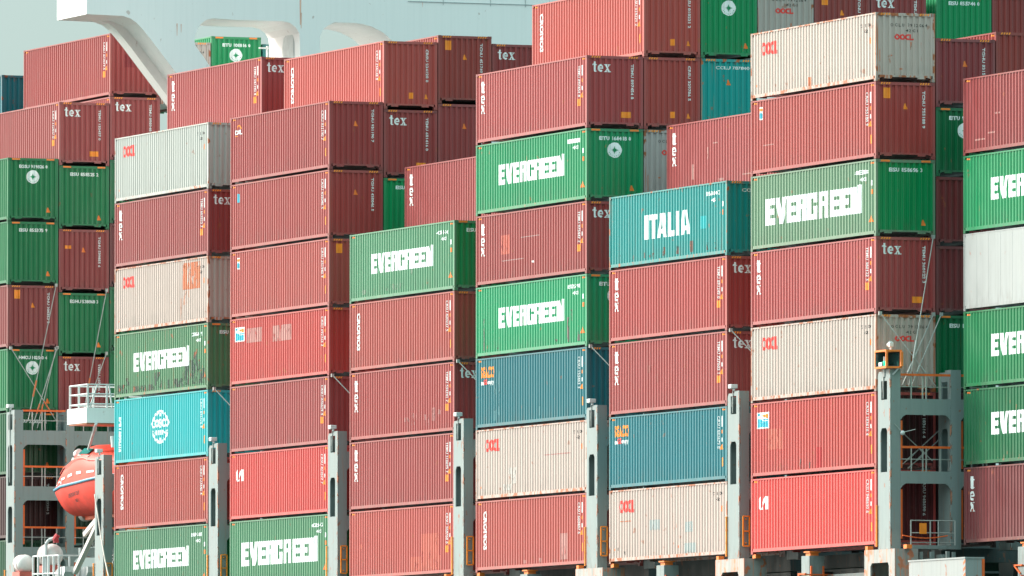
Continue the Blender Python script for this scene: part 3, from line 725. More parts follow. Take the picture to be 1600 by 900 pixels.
column(0, 0, top(7), 'of leftmost column', [
    (h, 'green', '', 'emblem', 'dark green end with round emblem', dict(serial='EGSU 919826 0', tint=(.4, .68, .66))),
    (h, 'green', '', 'ever', 'dark green end with white number', dict(serial='EISU 855375 9', tint=(.4, .68, .66))),
    (h, 'brown', '', 'sign', 'dark red end with orange square', dict(tint=.85)),
    (h, 'green', '', 'emblem', 'green end with emblem behind crossed lashing rods', dict(serial='HMCU 102560 4', tint=(.4, .68, .66))),
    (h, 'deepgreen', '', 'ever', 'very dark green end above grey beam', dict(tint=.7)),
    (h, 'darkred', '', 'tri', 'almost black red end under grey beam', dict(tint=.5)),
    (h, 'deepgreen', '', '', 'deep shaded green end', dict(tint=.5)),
])
column(0, 1, top(7, 1), 'of second column from left', [
    (h, 'brown', 'plain', 'tex', 'dark red container with white serif letters and pink side', dict(tint=(1.05, 1, 1))),
    (h, 'green', '', 'ever', 'dark green end with number, tallest green', dict(serial='EISU 858525 2', tint=(.4, .68, .66))),
    (h, 'brown', '', 'tri', 'dark red end with paired orange marks', dict(tint=.9, extra=patch('op0', [(.30, 2.0, .45, 2.15), (.48, 2.0, .6, 2.15)], M_YEL, .004, 'warning_label', 'end'))),
    (h, 'green', '', 'ever', 'green end with scorched spot', dict(serial='EGHU 538868 3', tint=(.4, .68, .66))),
    (h, 'brown', '', 'tex0', 'dark red end with letters, over white railing', dict(tint=.8)),
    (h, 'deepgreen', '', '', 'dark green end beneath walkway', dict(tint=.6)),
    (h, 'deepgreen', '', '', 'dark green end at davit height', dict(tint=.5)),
])
column(0, 2, top(9), 'of third column from left', [
    (h, 'brown', 'plain', 'plain', 'dark red container under white wing, faded red square', dict(tint=(1.05, .95, .9), extra=patch('fs', [(.72, 1.35, 1.25, 1.95)], M_FADERED, .003, 'paint_patch', 'end'))),
    (h, 'brown', 'plain', 'tex0', 'dark red end with white serif letters beside white brace', dict(tint=1.0)),
    (h, 'deepgreen', '', '', 'thin strip of dark green end', {}),
    (h, 'maroon', '', '', 'thin strip of maroon end', dict(tint=.7)),
    (h, 'deepgreen', '', '', 'thin strip of deep green end', {}),
    (h, 'green', '', '', 'thin strip of green end', dict(tint=(.4, .68, .66))),
], names=['topmost', 'second', 'third', 'fourth', 'fifth', 'sixth'])
column(0, 3, top(8, 1), 'inside the white arch, before the green emblem container', [(h, 'beige', '', 'oocl', 'pale grey rusty container end', dict(tint=(.95, .98, 1)))], names=[''])
column(0, 4, top(9), 'framed by the white arch', [(h, 'green', '', 'emblem', 'green container end with round emblem', dict(serial='EITU 108816 0'))], names=[''])
column(0, 5, top(8, 1), 'right of green emblem container inside white arch', [(h, 'teal', '', '', 'sliver of dark teal container', dict(tint=.7))], names=[''], yoff=0.05)
container(-85.7, 4.70 - .0, 25.24 - HC, HC, 'teal', '', '', 'teal container end at photo left edge behind dark red container', tint=(.6, .55, .7))
container(-85.7, 4.70 + 5.6 * 2.47, 24.4 - HC, HC, 'brick', 'plain', '', 'distant dark red container seen through second white arch', tint=.9)

# ------------------------------------------------------------------ superstructure with bridge wing
house = thing('ship_superstructure', 'white ship superstructure with wing, brace and two arched openings behind the stacks', 'superstructure', (0, 0, 0))
XW = -46.7
br = [(1.23, 26.07), (1.62, 25.95), (1.93, 25.74), (2.26, 25.40), (2.69, 24.90), (3.15, 24.33), (3.67, 23.69), (5.3, 21.7)]
h1 = [(5.32, 23.99), (5.06, 24.36), (4.8, 24.68), (4.66, 24.89), (4.64, 25.09), (4.7, 25.38), (4.84, 25.68), (5.0, 25.86), (5.19, 26.0), (5.53, 26.08), (6.65, 26.04), (8.9, 26.04), (9.21, 25.97), (9.49, 25.79), (9.66, 25.52), (9.7, 25.14), (9.7, 22.4), (6.5, 22.4)]
h2 = [(10.66, 22.5), (10.66, 25.2), (10.67, 25.46), (10.82, 25.74), (11.03, 25.9), (11.35, 26.06), (12.04, 26.06), (12.56, 26.04), (13.11, 25.93), (13.5, 25.76), (13.75, 25.63), (14.09, 25.35), (15.3, 24.28), (17.0, 22.5)]
def wall_poly(off):
    b2 = [(1.23, 26.07)] + [(a + off, b + off * .25) for a, b in br[1:]] if off else br
    if off: b2 = [(1.7, 26.07)] + [(a + off, b + .1) for a, b in br[2:]]
    return [(-.5, 31), (-.5, 26.1)] + b2 + [(5.3 + off, -3.0), (45, -3.0), (45, 31)]
mb = MB()
for x0, x1, off in ((-47.55, -46.7, 0), (-49.75, -47.55, .42), (-50.7, -49.75, 0)):
    me = plate_mesh('w', wall_poly(off), [h1, h2], x1 - x0)
    plate_verts(mb, me, M_yz((x0 + x1) / 2, 0, 0))
wing = mb.build('bridge_wing_wall', M_SHIPW, house)
mb = MB()
mb.box((XW, 14.9, 27.10), (XW + .025, 44.9, 27.13))
for yy in (16.6, 18.9, 20.6, 23.0): mb.box((XW + .001, yy, 27.0), (XW + .02, yy + .025, 27.42))
mb.build('panel_seam', plain('seam_grey', (.42, .45, .45)), house)
mb = MB()
for y0, z0, w, hh in ((3.78, 25.25, .05, .55), (3.98, 25.4, .04, .38), (9.66, 25.9, .10, 1.6), (15.6, 26.86, .03, .22), (9.72, 25.75, .06, .7)):
    mb.add([(XW + .006, y0 + w * .3, z0), (XW + .006, y0 + w * .7, z0), (XW + .006, y0 + w, z0 + hh), (XW + .006, y0, z0 + hh)], [(0, 1, 2, 3)])
mb.build('rust_stain', paint('wall_rust', (.78, .44, .34), .35, tint=False), house)
# arched niche on right-hand jamb of first opening, recess shade put into its grey
mb = MB()
arch = [(-48.0, 22.5), (-47.45, 22.5), (-47.45, 25.2), (-47.52, 25.45), (-47.72, 25.6), (-47.95, 25.62), (-48.4, 25.6), (-48.75, 25.4), (-48.9, 25.0), (-48.9, 22.5)]
mb.prism(arch, 'y', 9.660, 9.697)
mb.build('niche_panel', plain('niche_shade', (.52, .54, .53)), house)
mb = MB()
for yy in (11.0, 11.7, 12.4):
    mb.bar((-54.5, yy, 22.5), (-54.5, yy, 25.5), .09, .09)
for zz in (23.6, 24.3, 24.9, 25.4): mb.bar((-54.5, 10.6, zz), (-54.5, 13.4, zz), .07, .07)
mb.bar((-54.4, 11.7, 24.1), (-54.4, 12.3, 25.1), .1, .1); mb.bar((-54.4, 11.7, 24.1), (-54.4, 11.2, 25.1), .1, .1)
mb.box((-55.5, 12.9, 22.0), (-54.6, 15, 25.1))
mb.box((-55.5, 10.2, 21.8), (-54.0, 16, 22.5))
ladder = mb.build('deck_railing', M_WHITE, house)
MB().box((-54.42, 12.2, 24.0), (-54.3, 12.5, 24.8)).build('lifebuoy_box', M_ORANGE, house)

# ------------------------------------------------------------------ lashing bridges
def lashing_bridge(x, label, levels, ncol, topz, y0=-.35, first=True, rails=True, front_w=1.15, grab=True):
    """transverse frame: slotted posts, beams at walkway levels and hand rails"""
    t = thing('lashing_bridge', label, 'lashing bridge', (x, 0, 0), 'lashing bridges between the container bays')
    W = front_w
    slots = []
    for (a, b) in ((2.75, 4.4),):
        slots.append([(.24, a), (.86, a), (.86, b - .12), (.76, b), (.36, b), (.24, b - .16)])
    notch = [(.30, 5.46), (.86, 5.46), (.86, 6.16), (.30, 6.16)]
    if topz > 8: slots.append([(.24, 5.35), (.86, 5.35), (.86, 7.05), (.76, 7.2), (.36, 7.2), (.24, 7.05)]); notch = [(.30, 7.9), (.86, 7.9), (.86, 8.6), (.30, 8.6)]
    front = plate_mesh('p', [(0, -.13), (W, -.13), (W, topz), (.62, topz), (.62, topz - .08), (.1, topz - .08), (0, topz - .2)], slots + [notch], .05)
    for k in range(ncol):
        y = y0 + .25 + k * PITCH_Y
        mb = MB(); plate_verts(mb, front, M_xz(0, y + .025, 0))
        mb.box((W - .05, y + .052, -.13), (W, y + .42, topz - .004)); mb.box((0, y + .052, -.13), (.05, y + .42, topz - .21)); mb.box((.05, y + .37, -.13), (W - .05, y + .41, topz - .25))
        po = mb.build('post', M_GREY, t)
        MB().box((W - .075, y - .006, -.12), (W + .006, y - .001, topz - .02)).build('rust_edge', M_EDGE, po)
        MB().box((W + .001, y - .004, -.12), (W + .006, y + .055, topz - .3)).build('rust_edge', M_EDGE, po)
        if k == 0 and first:
            m2 = MB(); m2.tube((.66, y - .02, topz), (.66, y - .02, topz + .16), .05)
            m2.box((.40, y - .16, topz + .10), (.72, y + .12, topz + .26)); m2.tube((.30, y - .02, topz + .18), (.44, y - .02, topz + .18), .10, 10)
            m2.build('floodlight', M_WHITE, t, bevel=.02)
            m3 = MB()
            m3.tube((.58, y - .03, 5.5), (.58, y - .03, topz), .018, 6); m3.tube((.44, y - .02, 5.75), (.58, y - .02, topz - .1), .012, 5)
            m3.build('cable', M_STEEL, t)
            m3 = MB()
            for xx, yy, zz, hh in ((W + .10, y + .12, .35, 1.15), (-.05, y - .04, .0, 1.5)):
                if xx > 0 and not grab: continue
                if xx > 0:
                    m3.bar((xx, yy, zz), (xx, yy, zz + hh), .05, .05); m3.bar((xx, yy + .26, zz), (xx, yy + .26, zz + hh), .05, .05)
                    for q in (0, .5, 1): m3.bar((xx, yy, zz + hh * q), (xx, yy + .26, zz + hh * q), .05, .05)
                    for q in (.1, .9): m3.bar((xx, yy + .13, zz + hh * q), (W, yy + .13, zz + hh * q), .04, .04)
                else:
                    m3.bar((xx, yy, zz), (xx, yy, zz + hh), .06, .05)
                    for q in (.0, .33, .66, 1.0): m3.bar((xx - .05, yy, zz + hh * q), (xx + .06, yy, zz + hh * q), .05, .04)
            m3.build('grab_rail', M_YEL, t)
    if ncol > 1:
        for (a, b) in levels:
            mb = MB()
            for k in range(ncol - 1):
                ya, yb = y0 + .25 + k * PITCH_Y + .424, y0 + .25 + (k + 1) * PITCH_Y - .004
                pl = plate_mesh('b', [(ya, a), (yb, a), (yb, b), (ya, b)], [], .06)
                plate_verts(mb, pl, M_yz(W - .03, 0, 0))
                for ys, sg in ((ya, 1), (yb, -1)): mb.prism([(ys, a), (ys + sg * .22, a), (ys + sg * .10, a - .07), (ys, a - .2)], 'x', W - .06, W - .002)
                mb.box((.05, ya, b - .05), (W - .062, yb, b - .01))
            mb.build('beam', M_GREY, t)
            if rails:
                m1, m2 = MB(), MB()
                for k in range(ncol - 1):
                    ya, yb = y0 + .25 + k * PITCH_Y + .424, y0 + .25 + (k + 1) * PITCH_Y - .004
                    m1.bar((W - .05, ya, b + .9), (W - .05, yb, b + .9), .075, .085)
                    m2.bar((W - .05, ya, b + .45), (W - .05, yb, b + .45), .03, .03)
                    for q in (.22, .45, .52, .8): m2.bar((W - .05, ya + (yb - ya) * q, b), (W - .05, ya + (yb - ya) * q, b + (.88 if q != .52 else .95)), .045, .045)
                m1.build('hand_rail', M_RAIL, t); m2.build('railing', M_STEEL, t)
                for k in range(ncol - 1):
                    ya = y0 + .25 + k * PITCH_Y + .424; m1 = MB()
                    m1.box((W - .13, ya + .005, a - 2.0 if a > 3 else .25), (W - .06, ya + .10, a - .22))
                    m1.build('cable_trunk', M_RAIL, t)
    return t
lashing_bridge(-58.75, 'tall grey lashing bridge behind the orange lifeboat, with orange rails', [(2.1, 2.55), (4.68, 5.32), (7.22, 7.87)], 4, 8.80, grab=False)
LB = ['short grey bridge post right of the lifeboat', 'grey lashing post right of turquoise globe container', 'grey lashing post right of the stack with streaky red container', 'grey lashing post left of the lowest brick red container with scuffs', 'grey lashing post left of stained beige container', 'grey lashing post right of stained beige container', 'grey lashing bridge with openings below the green signal lamp']
for k, (x, lab) in enumerate(zip((-46.55, -31.66, -16.92, -2.25, 12.42, 27.1), LB)):
    lashing_bridge(x, lab, [(2.32, 2.78), (4.89, 5.49)], 2, 6.35, rails=False, grab=True)
lashing_bridge(41.78, LB[6], [(2.32, 2.78), (4.89, 5.49)], 3, 6.60, grab=False)
# stray post half on the lifeboat side
mb = MB()
# navigation light screen on the last bridge
nav = thing('navigation_light_box', 'orange framed box with green lantern on the lashing bridge post', 'signal lamp', (41.98, -.30, 6.62))
mb = MB()
for a, b in (((0, -.03, 0), (1.1, .62, .07)), ((0, -.03, .62), (1.1, .62, .69)), ((0, -.03, .07), (.08, .62, .62)), ((1.04, -.03, .07), (1.1, .05, .62)), ((1.22, .53, .07), (1.1, .62, .62))): mb.box(a, b)
mb.build('housing', M_ORANGE, nav)
MB().box((.083, .50, .073), (1.037, .58, .617)).box((.083, -.02, .073), (.11, .498, .617)).box((.112, -.02, .073), (1.037, .498, .085)).build('screen', M_GLASS, nav)
MB().tube((.50, .2, .1), (.50, .2, .28), .09, 12).build('lantern', M_LAMP, nav, smooth=False)
mb = MB(); mb.tube((.50, .2, .28), (.50, .2, .45), .07, 10); mb.build('lantern_cap', M_STEEL, nav)
mb = MB(); mb.tube((.8, .3, .69), (.8, .3, .82), .05, 8); mb.tube((.56, .3, .88), (.8, .3, .93), .08, 10, .11); mb.box((.72, .22, .80), (.88, .38, .98)); mb.build('floodlight', M_WHITE, nav, bevel=.02)
mb = MB(); mb.tube((.45, .2, -.3), (.45, .2, 0), .06, 8); mb.bar((.95, .3, -.25), (1.05, .5, 0), .06, .06); mb.build('bracket', M_STEEL, nav)
# railed platform and hung placard
pl = thing('railed_platform', 'small railed platform with orange placard under the lashing bridge', 'platform', (42.95, .5, 0))
MB().box((0, 0, -.14), (.5, 1.86, .0)).box((.35, .9, -1.4), (.45, 1.0, -.14)).build('floor_plate', M_GREY, pl)
mb = MB()
for yy in (.03, .82, 1.15, 1.83): mb.tube((.46, yy, -.0), (.46, yy, .93), .028, 6)
for zz in (.46, .92, .1): mb.tube((.46, .03, zz), (.46, 1.83, zz), .022, 6)
mb.build('railing', M_STEEL, pl)
MB().box((.50, .36, .42), (.53, .64, .82)).build('placard', M_YEL, pl)
mb = MB(); pp = [(.56, -.35 + i * .23, .36 - .10 * math.sin(math.pi * i / 8)) for i in range(9)]
for a, b in zip(pp, pp[1:]): mb.tube(a, b, .022, 5)
mb.build('chain', M_RAIL, pl)
lt = thing('deck_lamp', 'white lamp on bent arm in the upper bridge opening', 'lamp', (42.96, 0, 4.0))
mb = MB(); mb.tube((0, .05, .55), (.1, .35, .22), .014, 6); mb.tube((.1, .35, .22), (.15, .85, .34), .016, 6); mb.build('arm', M_STEEL, lt)
mb = MB()
for i in range(6): pass
bm = bmesh.new(); bmesh.ops.create_uvsphere(bm, u_segments=12, v_segments=8, radius=.09); me = bpy.data.meshes.new('lamp_head'); bm.to_mesh(me); bm.free()
new_obj('lamp_head', me, M_WHITE, lt, (.1, .35, .2))

# lashing rods
ROD = 0
def rod(a, b, label, buckle=True, r=.022):
    t = thing('lashing_rod', label, 'lashing rod', a, 'lashing rods across the container ends')
    a, b = Vector(a), Vector(b); d = b - a
    MB().tube((0, 0, 0), d, r, 6).build('rod', M_STEEL, t)
    MB().tube(d * .70, d * .82, r * 1.8, 6).build('turnbuckle', M_STEEL if not buckle else plain('rod_orange', (.62, .16, .06)), t)
    MB().box((-.05, -.06, -.07), (.04, .06, .07)).build('hook', M_STEEL, t)
zt = lambda n: n * (HC + GAP)
x0 = -58.9 + .12
L_LR = 'steel lashing rod '
rod((x0, 2.30, zt(5)), (x0 + .6, .75, 8.3), L_LR + 'crossing the dark red end with orange square')
rod((x0, 2.30, zt(4)), (x0 + .6, 1.2, 8.0), L_LR + 'from right corner over green emblem end')
rod((x0, 2.36, zt(4) + .06), (x0 + .6, .95, 8.0), L_LR + 'beside the other on the green emblem end')
rod((x0, .12, zt(4)), (x0 + .6, 2.2, 8.2), L_LR + 'falling right across the green emblem end')
rod((x0, 4.75, 14.4), (x0 + .6, 3.4, 8.6), L_LR + 'crossing green end with scorched spot')
rod((x0, 4.75, 11.5), (x0 + .6, 3.3, 8.2), L_LR + 'behind the white railing of the platform')
for bx, lab in ((-31.7, 'over the turquoise container end'), (-17.09, 'over dark end above second lashing post'), (-2.43, 'crossing white letters above third lashing post'), (12.19, 'over dark blue end above fourth lashing post'), (26.77, 'crossing white letters above fifth lashing post')):
    rod((bx + .12, .12, zt(3)), (bx + 1.9, 2.0, 6.2), L_LR + lab, False)
    rod((bx + 2.0, 2.2, zt(2) + 2.0), (bx + 1.6, 1.0, 6.2), L_LR + 'rising right ' + lab, False)
xb = 41.37 + .12
rod((xb, 2.30, zt(4)), (xb + .9, .9, 6.0), 'long ' + L_LR + 'crossing dark red end with white letters', False)
rod((xb, 2.30, zt(3)), (xb + .9, .62, 6.0), L_LR + 'from right corner across the clean beige end', False)
rod((xb, 2.62, zt(3)), (xb + .9, 1.0, 6.0), L_LR + 'beside the dark green end, crossing beige', False)
rod((xb, .12, zt(3)), (xb + .9, 2.0, 6.0), L_LR + 'falling right across the clean beige end', False)
rod((xb, 2.9, 4.7), (xb + .8, .5, 2.9), L_LR + 'crossing upper lashing bridge opening, rising right', False)
rod((xb, .3, 4.9), (xb + .8, 1.9, 3.2), L_LR + 'crossing upper lashing bridge opening, falling right', False)
rod((xb, 3.3, 4.7), (xb + .8, .9, 2.9), L_LR + 'second one rising right in upper bridge opening', False)
rod((xb + 1.2, 4.2, 8.2), (xb + 1.3, 3.55, 6.4), 'short ' + L_LR + 'left of creased deep green container', False)

# ------------------------------------------------------------------ lifeboat
boat = thing('lifeboat', 'enclosed orange lifeboat with blue rubbing strip hanging from its davit', 'lifeboat', (-54.4, .3, 3.7))
LB_L, LB_W = 8.2, 2.9
def sect(u):
    """half width, keel, sheer, roof at fraction u from the stern"""
    e = max(0.0, 1 - ((u - .5) / .5) ** 2)
    w = LB_W / 2 * (.70 + .30 * min(1, u / .25)) if u < .6 else LB_W / 2 * (1 - .62 * ((u - .6) / .4) ** 2)
    keel = .62 * (1 - min(1, u / .15)) ** 2 * 1.0 + .1 + .9 * max(0, (u - .72) / .28) ** 2
    sheer = 1.33 + .42 * u + .25 * max(0, u - .6)
    roof = sheer + .40 + 1.12 * min(1, u / .36) ** .75 - (1.5 * max(0, u - .60) if u < .9 else .45 + (u - .9) * 6)
    if .36 < u < .62: roof += .22 * math.sin((u - .36) / .26 * math.pi) ** .5
    return w, keel, sheer, roof
NS, NP = 25, 9
def loft(lo_hi):
    V, Fc = [], []
    for i in range(NS):
        u = i / (NS - 1); w, k, sh, ro = sect(u); x = u * LB_L
        ring_ = []
        for j in range(NP * 2 - 1):
            a = -1 + 2 * j / (NP * 2 - 2)          # -1 outboard side .. 1 inboard side
            q = abs(a)
            if lo_hi == 'hull': yy, zz = w * math.sin(q * math.pi / 2) ** .62, k + (sh - k) * (1 - math.cos(q * math.pi / 2)) ** .85
            else: yy, zz = w * .975 * (math.sin(q * math.pi / 2) ** .8) , sh + (ro - sh) * (math.cos(q * math.pi / 2) ** .62)
            ring_.append((x, LB_W / 2 + math.copysign(yy, a) if q else LB_W / 2, zz))
        V += ring_
    m = NP * 2 - 1
    for i in range(NS - 1):
        for j in range(m - 1): Fc.append((i * m + j, i * m + j + 1, (i + 1) * m + j + 1, (i + 1) * m + j))
    Fc.append(tuple(range(m))); Fc.append(tuple((NS - 1) * m + j for j in range(m)))
    mb = MB(); mb.add(V, Fc); return mb
loft('hull').build('hull', M_BOAT, boat, smooth=True)
loft('canopy').build('canopy', plain('canopy_orange', (.72, .05, .02), .55), boat, smooth=True)
mb = MB(); pts = [(u / 24 * LB_L, LB_W / 2 - sect(u / 24)[0] - .02, sect(u / 24)[2]) for u in range(25)]
for a, b in zip(pts, pts[1:]): mb.tube(a, b, .062, 8)
pts2 = [(x, LB_W - y, z) for x, y, z in pts]
for a, b in zip(pts2, pts2[1:]): mb.tube(a, b, .062, 8)
mb.tube(pts[0], pts2[0], .062, 8)
mb.build('rubbing_strip', plain('strip_blue', (.10, .30, .42)), boat)
def surf(u, q):
    w, k, sh, ro = sect(u)
    return Vector((u * LB_L, LB_W / 2 - w * .975 * math.sin(q * math.pi / 2) ** .8, sh + (ro - sh) * math.cos(q * math.pi / 2) ** .62))
def canopy_patch(name, mat, u0, u1, q0, q1, lift=.02):
    V = []
    c = Vector(((u0 + u1) / 2 * LB_L, LB_W / 2, 1.6))
    for u, q in ((u0, q0), (u1, q0), (u1, q1), (u0, q1)):
        p = surf(u, q); n = Vector((0, p.y - LB_W / 2, (p.z - 1.4))).normalized(); V.append(p + n * lift)
    V2 = [v - Vector((0, -.03, .01)) for v in V]
    MB().add(V + V2, [(0, 1, 2, 3), (7, 6, 5, 4), (0, 4, 5, 1), (1, 5, 6, 2), (2, 6, 7, 3), (3, 7, 4, 0)]).build(name, mat, boat)
canopy_patch('window_frame', plain('frame_grey', (.42, .45, .44)), .44, .62, .34, .60, .04)
canopy_patch('window', plain('boat_glass', (.03, .20, .19), .12), .455, .605, .37, .57, .06)
for i, u in enumerate((.05, .14, .25, .36, .50, .66)): canopy_patch('reflective_strip', M_MARK, u, u + .035 + .01 * i, .915, .945, .02)
canopy_patch('reflective_strip', M_MARK, .235, .255, .955, .985, .03)
mb = MB(); pp = [surf(u / 20, .70) + Vector((0, -.05, .05)) for u in range(3, 20)]
for a, b in zip(pp, pp[1:]): mb.tube(a, b, .02, 6)
mb.build('grab_line', plain('line_pink', (.75, .25, .2)), boat)
mb = MB()
ps = font_polys('LIFE BOAT 25 P', .17, .02)
ps2 = font_polys('NO 1', .15, .02)
for P0, ps_ in (((2.9, .9), ps), ((3.6, .68), ps2)):
    for p in ps_:
        V = []
        for a, b in p:
            x = P0[0] + a; z = P0[1] + b + a * .09; u = x / LB_L; w, k, sh, ro = sect(u)
            f = min(1, max(0.02, (z - k) / (sh - k))); q = math.acos(max(-1, min(1, 1 - f ** (1 / .85)))) / (math.pi / 2)
            V.append((x, LB_W / 2 - w * math.sin(q * math.pi / 2) ** .62 - .015, z))
        mb.add(V, [tuple(range(len(V)))])
o = new_obj('lettering', mb.mesh('lettering', fix=False), M_BLACK, boat)
mb = MB(); mb.prism([(1.4, -.05), (6.0, .0), (6.0, .22), (1.0, .34)], 'y', LB_W / 2 - .12, LB_W / 2 + .12); mb.build('skeg', plain('skeg_orange', (.86, .16, .06)), boat)
mb = MB(); mb.tube((1.15, 1.45, .2), (1.6, 1.45, .2), .30, 14); mb.build('propeller_guard', M_STEEL, boat)
mb = MB(); mb.box((1.5, .9, 2.55), (3.0, 1.6, 2.9)); mb.tube((1.9, .8, 2.9), (2.3, .8, 3.0), .17, 10); mb.tube((1.5, .75, 2.6), (1.5, 1.5, 2.6), .18, 10); mb.build('release_gear', M_WHITE, boat, bevel=.03)
# davit
dv = thing('davit', 'white davit arms carrying the orange lifeboat', 'davit', (-51, 1.0, 0))
mb = MB()
mb.bar((.2, -.6, 1.2), (2.9, -.2, 3.85), .12, .17); mb.bar((-.25, -.35, 1.2), (2.5, .05, 3.85), .12, .17); mb.bar((.9, -.35, 2.9), (2.6, .0, 3.95), .14, .2)
mb.build('arm', plain('davit_white', (.68, .60, .56)), dv)
mb = MB()
arcp = [(-1.6, -1.0), (-1.6, .9), (-1.1, 1.35), (-.4, 1.5), (.1, 1.5), (.1, 1.25), (-.7, .5), (-.7, -1)]
for y0 in (-1.0, .1):
    for seg in ([arcp[0], arcp[1], arcp[6], arcp[7]], [arcp[1], arcp[2], arcp[6]], [arcp[2], arcp[3], arcp[5], arcp[6]], [arcp[3], arcp[4], arcp[5]]): mb.prism(seg, 'y', y0, y0 + .45)
mb.build('cheek_plate', M_WHITE, dv)
mb = MB(); mb.tube((4.3, -1.0, 7.78), (1.3, -.3, 6.75), .065, 8); mb.build('hoist_strut', M_WHITE, dv)
mb = MB(); pp = [Vector((4.7, -1.2, 4.6)), Vector((5.6, -1.25, 2.9)), Vector((6.4, -1.3, 1.6)), Vector((7.2, -1.35, .6)), Vector((8.0, -1.4, -.6))]
for a, b in zip(pp, pp[1:]): mb.tube(a, b, .032, 6)
mb.build('fall_rope', plain('rope_beige', (.55, .48, .42)), dv)
# embarkation platform
ep_ = thing('embarkation_platform', 'white box platform with railing above the lifeboat', 'platform', (-49.75, -.3, 7.83))
MB().box((0, 0, 0), (2.6, 4.2, .68)).build('platform_box', M_SHIPW, ep_)
mb = MB()
for xx, yy in ((.1, .1), (1.3, .1), (2.5, .1), (2.5, 1.0), (2.5, 1.9), (2.5, 2.8), (.1, 1.2), (.1, 2.4)):
    mb.tube((xx, yy, .68), (xx, yy, 1.72), .05, 6)
for zz in (.85, 1.3, 1.72):
    mb.tube((.1, .1, zz), (2.5, .1, zz), .035, 6); mb.tube((2.5, .1, zz), (2.5, 3.5, zz), .035, 6); mb.tube((.1, .1, zz), (.1, 3.5, zz), .035, 6)
mb.bar((2.5, .2, .7), (2.5, .55, 1.7), .06, .06); mb.bar((2.5, 1.25, .7), (2.5, 1.1, 1.7), .06, .06)
mb.build('railing', M_WHITE, ep_)
MB().box((.1, .05, -.06), (2.5, 4.1, -.001)).build('underside', plain('rust_orange_under', (.62, .22, .12)), ep_)
for xx, zz in ((-46.75, 6.35),):
    fl = thing('deck_floodlight', 'small white floodlight beside turquoise container above red post', 'lamp', (xx + 1.9, .2, zz))
    mb = MB(); mb.tube((0, 0, .3), (.0, .0, .8), .13, 10, .17); mb.tube((.25, .3, .35), (.25, .3, .95), .12, 10, .15); mb.build('lamp_head', M_WHITE, fl, smooth=False)
    MB().box((-.02, .1, -2.2), (.28, .5, .35)).build('post', M_RAIL, fl)
# life-raft canisters
for cx, cy, cz, lab, rr in ((-55.6, -.35, 1.72, 'white life raft canister, left and nearer one of the pair', .42), (-53.2, .1, 2.05, 'white life raft canister, larger one under the red valve', .52)):
    t = thing('life_raft_canister', lab, 'life raft', (cx, cy, cz), 'life raft canisters under the lifeboat')
    mb = MB(); V = []; Fc = []; n = 16; prof = [(-.85, .0), (-.8, .55), (-.65, .85), (-.45, .98), (0, 1.0), (.45, .98), (.65, .85), (.8, .55), (.85, 0)]
    for px, pr in prof:
        for i in range(n): V.append((px * rr * 1.5, pr * rr * math.cos(2 * math.pi * i / n), pr * rr * math.sin(2 * math.pi * i / n)))
    for a in range(len(prof) - 1):
        for i in range(n): Fc.append((a * n + i, a * n + (i + 1) % n, (a + 1) * n + (i + 1) % n, (a + 1) * n + i))
    mb.add(V, Fc); mb.build('shell', plain('canister_white', (.74, .68, .65), .4), t, smooth=True)
    mb = MB()
    for px in (-.32, .32): mb.tube((px * rr * 1.5 - .03, 0, 0), (px * rr * 1.5 + .03, 0, 0), rr * 1.03, 16)
    mb.build('strap', plain('strap_pink', (.62, .48, .45)), t)
    mb = MB(); mb.box((-.5, -.35, -rr - .25), (.5, .35, -rr + .06)); mb.build('cradle', plain('cradle_red', (.55, .12, .09)), t)
vt = thing('vent_pipe', 'bent white vent pipe with red valve above the life rafts', 'pipe', (-52.6, -.3, 2.0))
mb = MB(); pp = [Vector((0, 0, -2)), Vector((0, 0, .55)), Vector((.08, .1, .72)), Vector((.2, .3, .8))]
for a, b in zip(pp, pp[1:]): mb.tube(a, b, .08, 8)
mb.build('pipe', M_WHITE, vt)
mb = MB(); mb.tube((.2, .3, .7), (.3, .45, .95), .12, 8); mb.box((.1, .3, .6), (.3, .5, .75)); mb.build('valve', plain('valve_red', (.55, .04, .05)), vt)
rl = thing('deck_railing', 'white deck railing in front of the life rafts', 'railing', (-51.5, -.6, 0))
mb = MB()
for i in range(6): mb.tube((-2.0 + i * .42, .2 * i * .5, -1), (-2.0 + i * .42, .2 * i * .5, 2.0), .055, 6)
for zz in (1.2, 2.0): mb.tube((-2.0, 0, zz), (.1, .5, zz), .04, 6)
mb.tube((.1, .5, 2.0), (.1, 1.6, 2.0), .04, 6); mb.tube((.1, 1.5, -1), (.1, 1.5, 2.35), .06, 6); mb.tube((.1, 1.0, -1), (.1, 1.0, 2.0), .045, 6)
mb.build('rails', M_WHITE, rl)
sh = thing('spooled_rope', 'dark rope bundle under netting at the davit foot', 'rope', (-49.0, 1.9, 1.2))
bm = bmesh.new(); bmesh.ops.create_uvsphere(bm, u_segments=18, v_segments=12, radius=.9)
for v in bm.verts: v.co += v.normal * random.uniform(-.05, .05); v.co.z *= .9
me = bpy.data.meshes.new('bundle'); bm.to_mesh(me); bm.free()
new_obj('bundle', me, plain('dark_rope', (.02, .055, .05)), sh)
mb = MB()
for i in range(7):
    a = random.uniform(0, 3.14); pp = [Vector((.92 * math.cos(t) * math.cos(a), .92 * math.cos(t) * math.sin(a), .84 * math.sin(t))) for t in [k * .26 for k in range(13)]]
    for p, q in zip(pp, pp[1:]): mb.tube(p, q, .014, 5)
mb.build('netting', M_STEEL, sh)

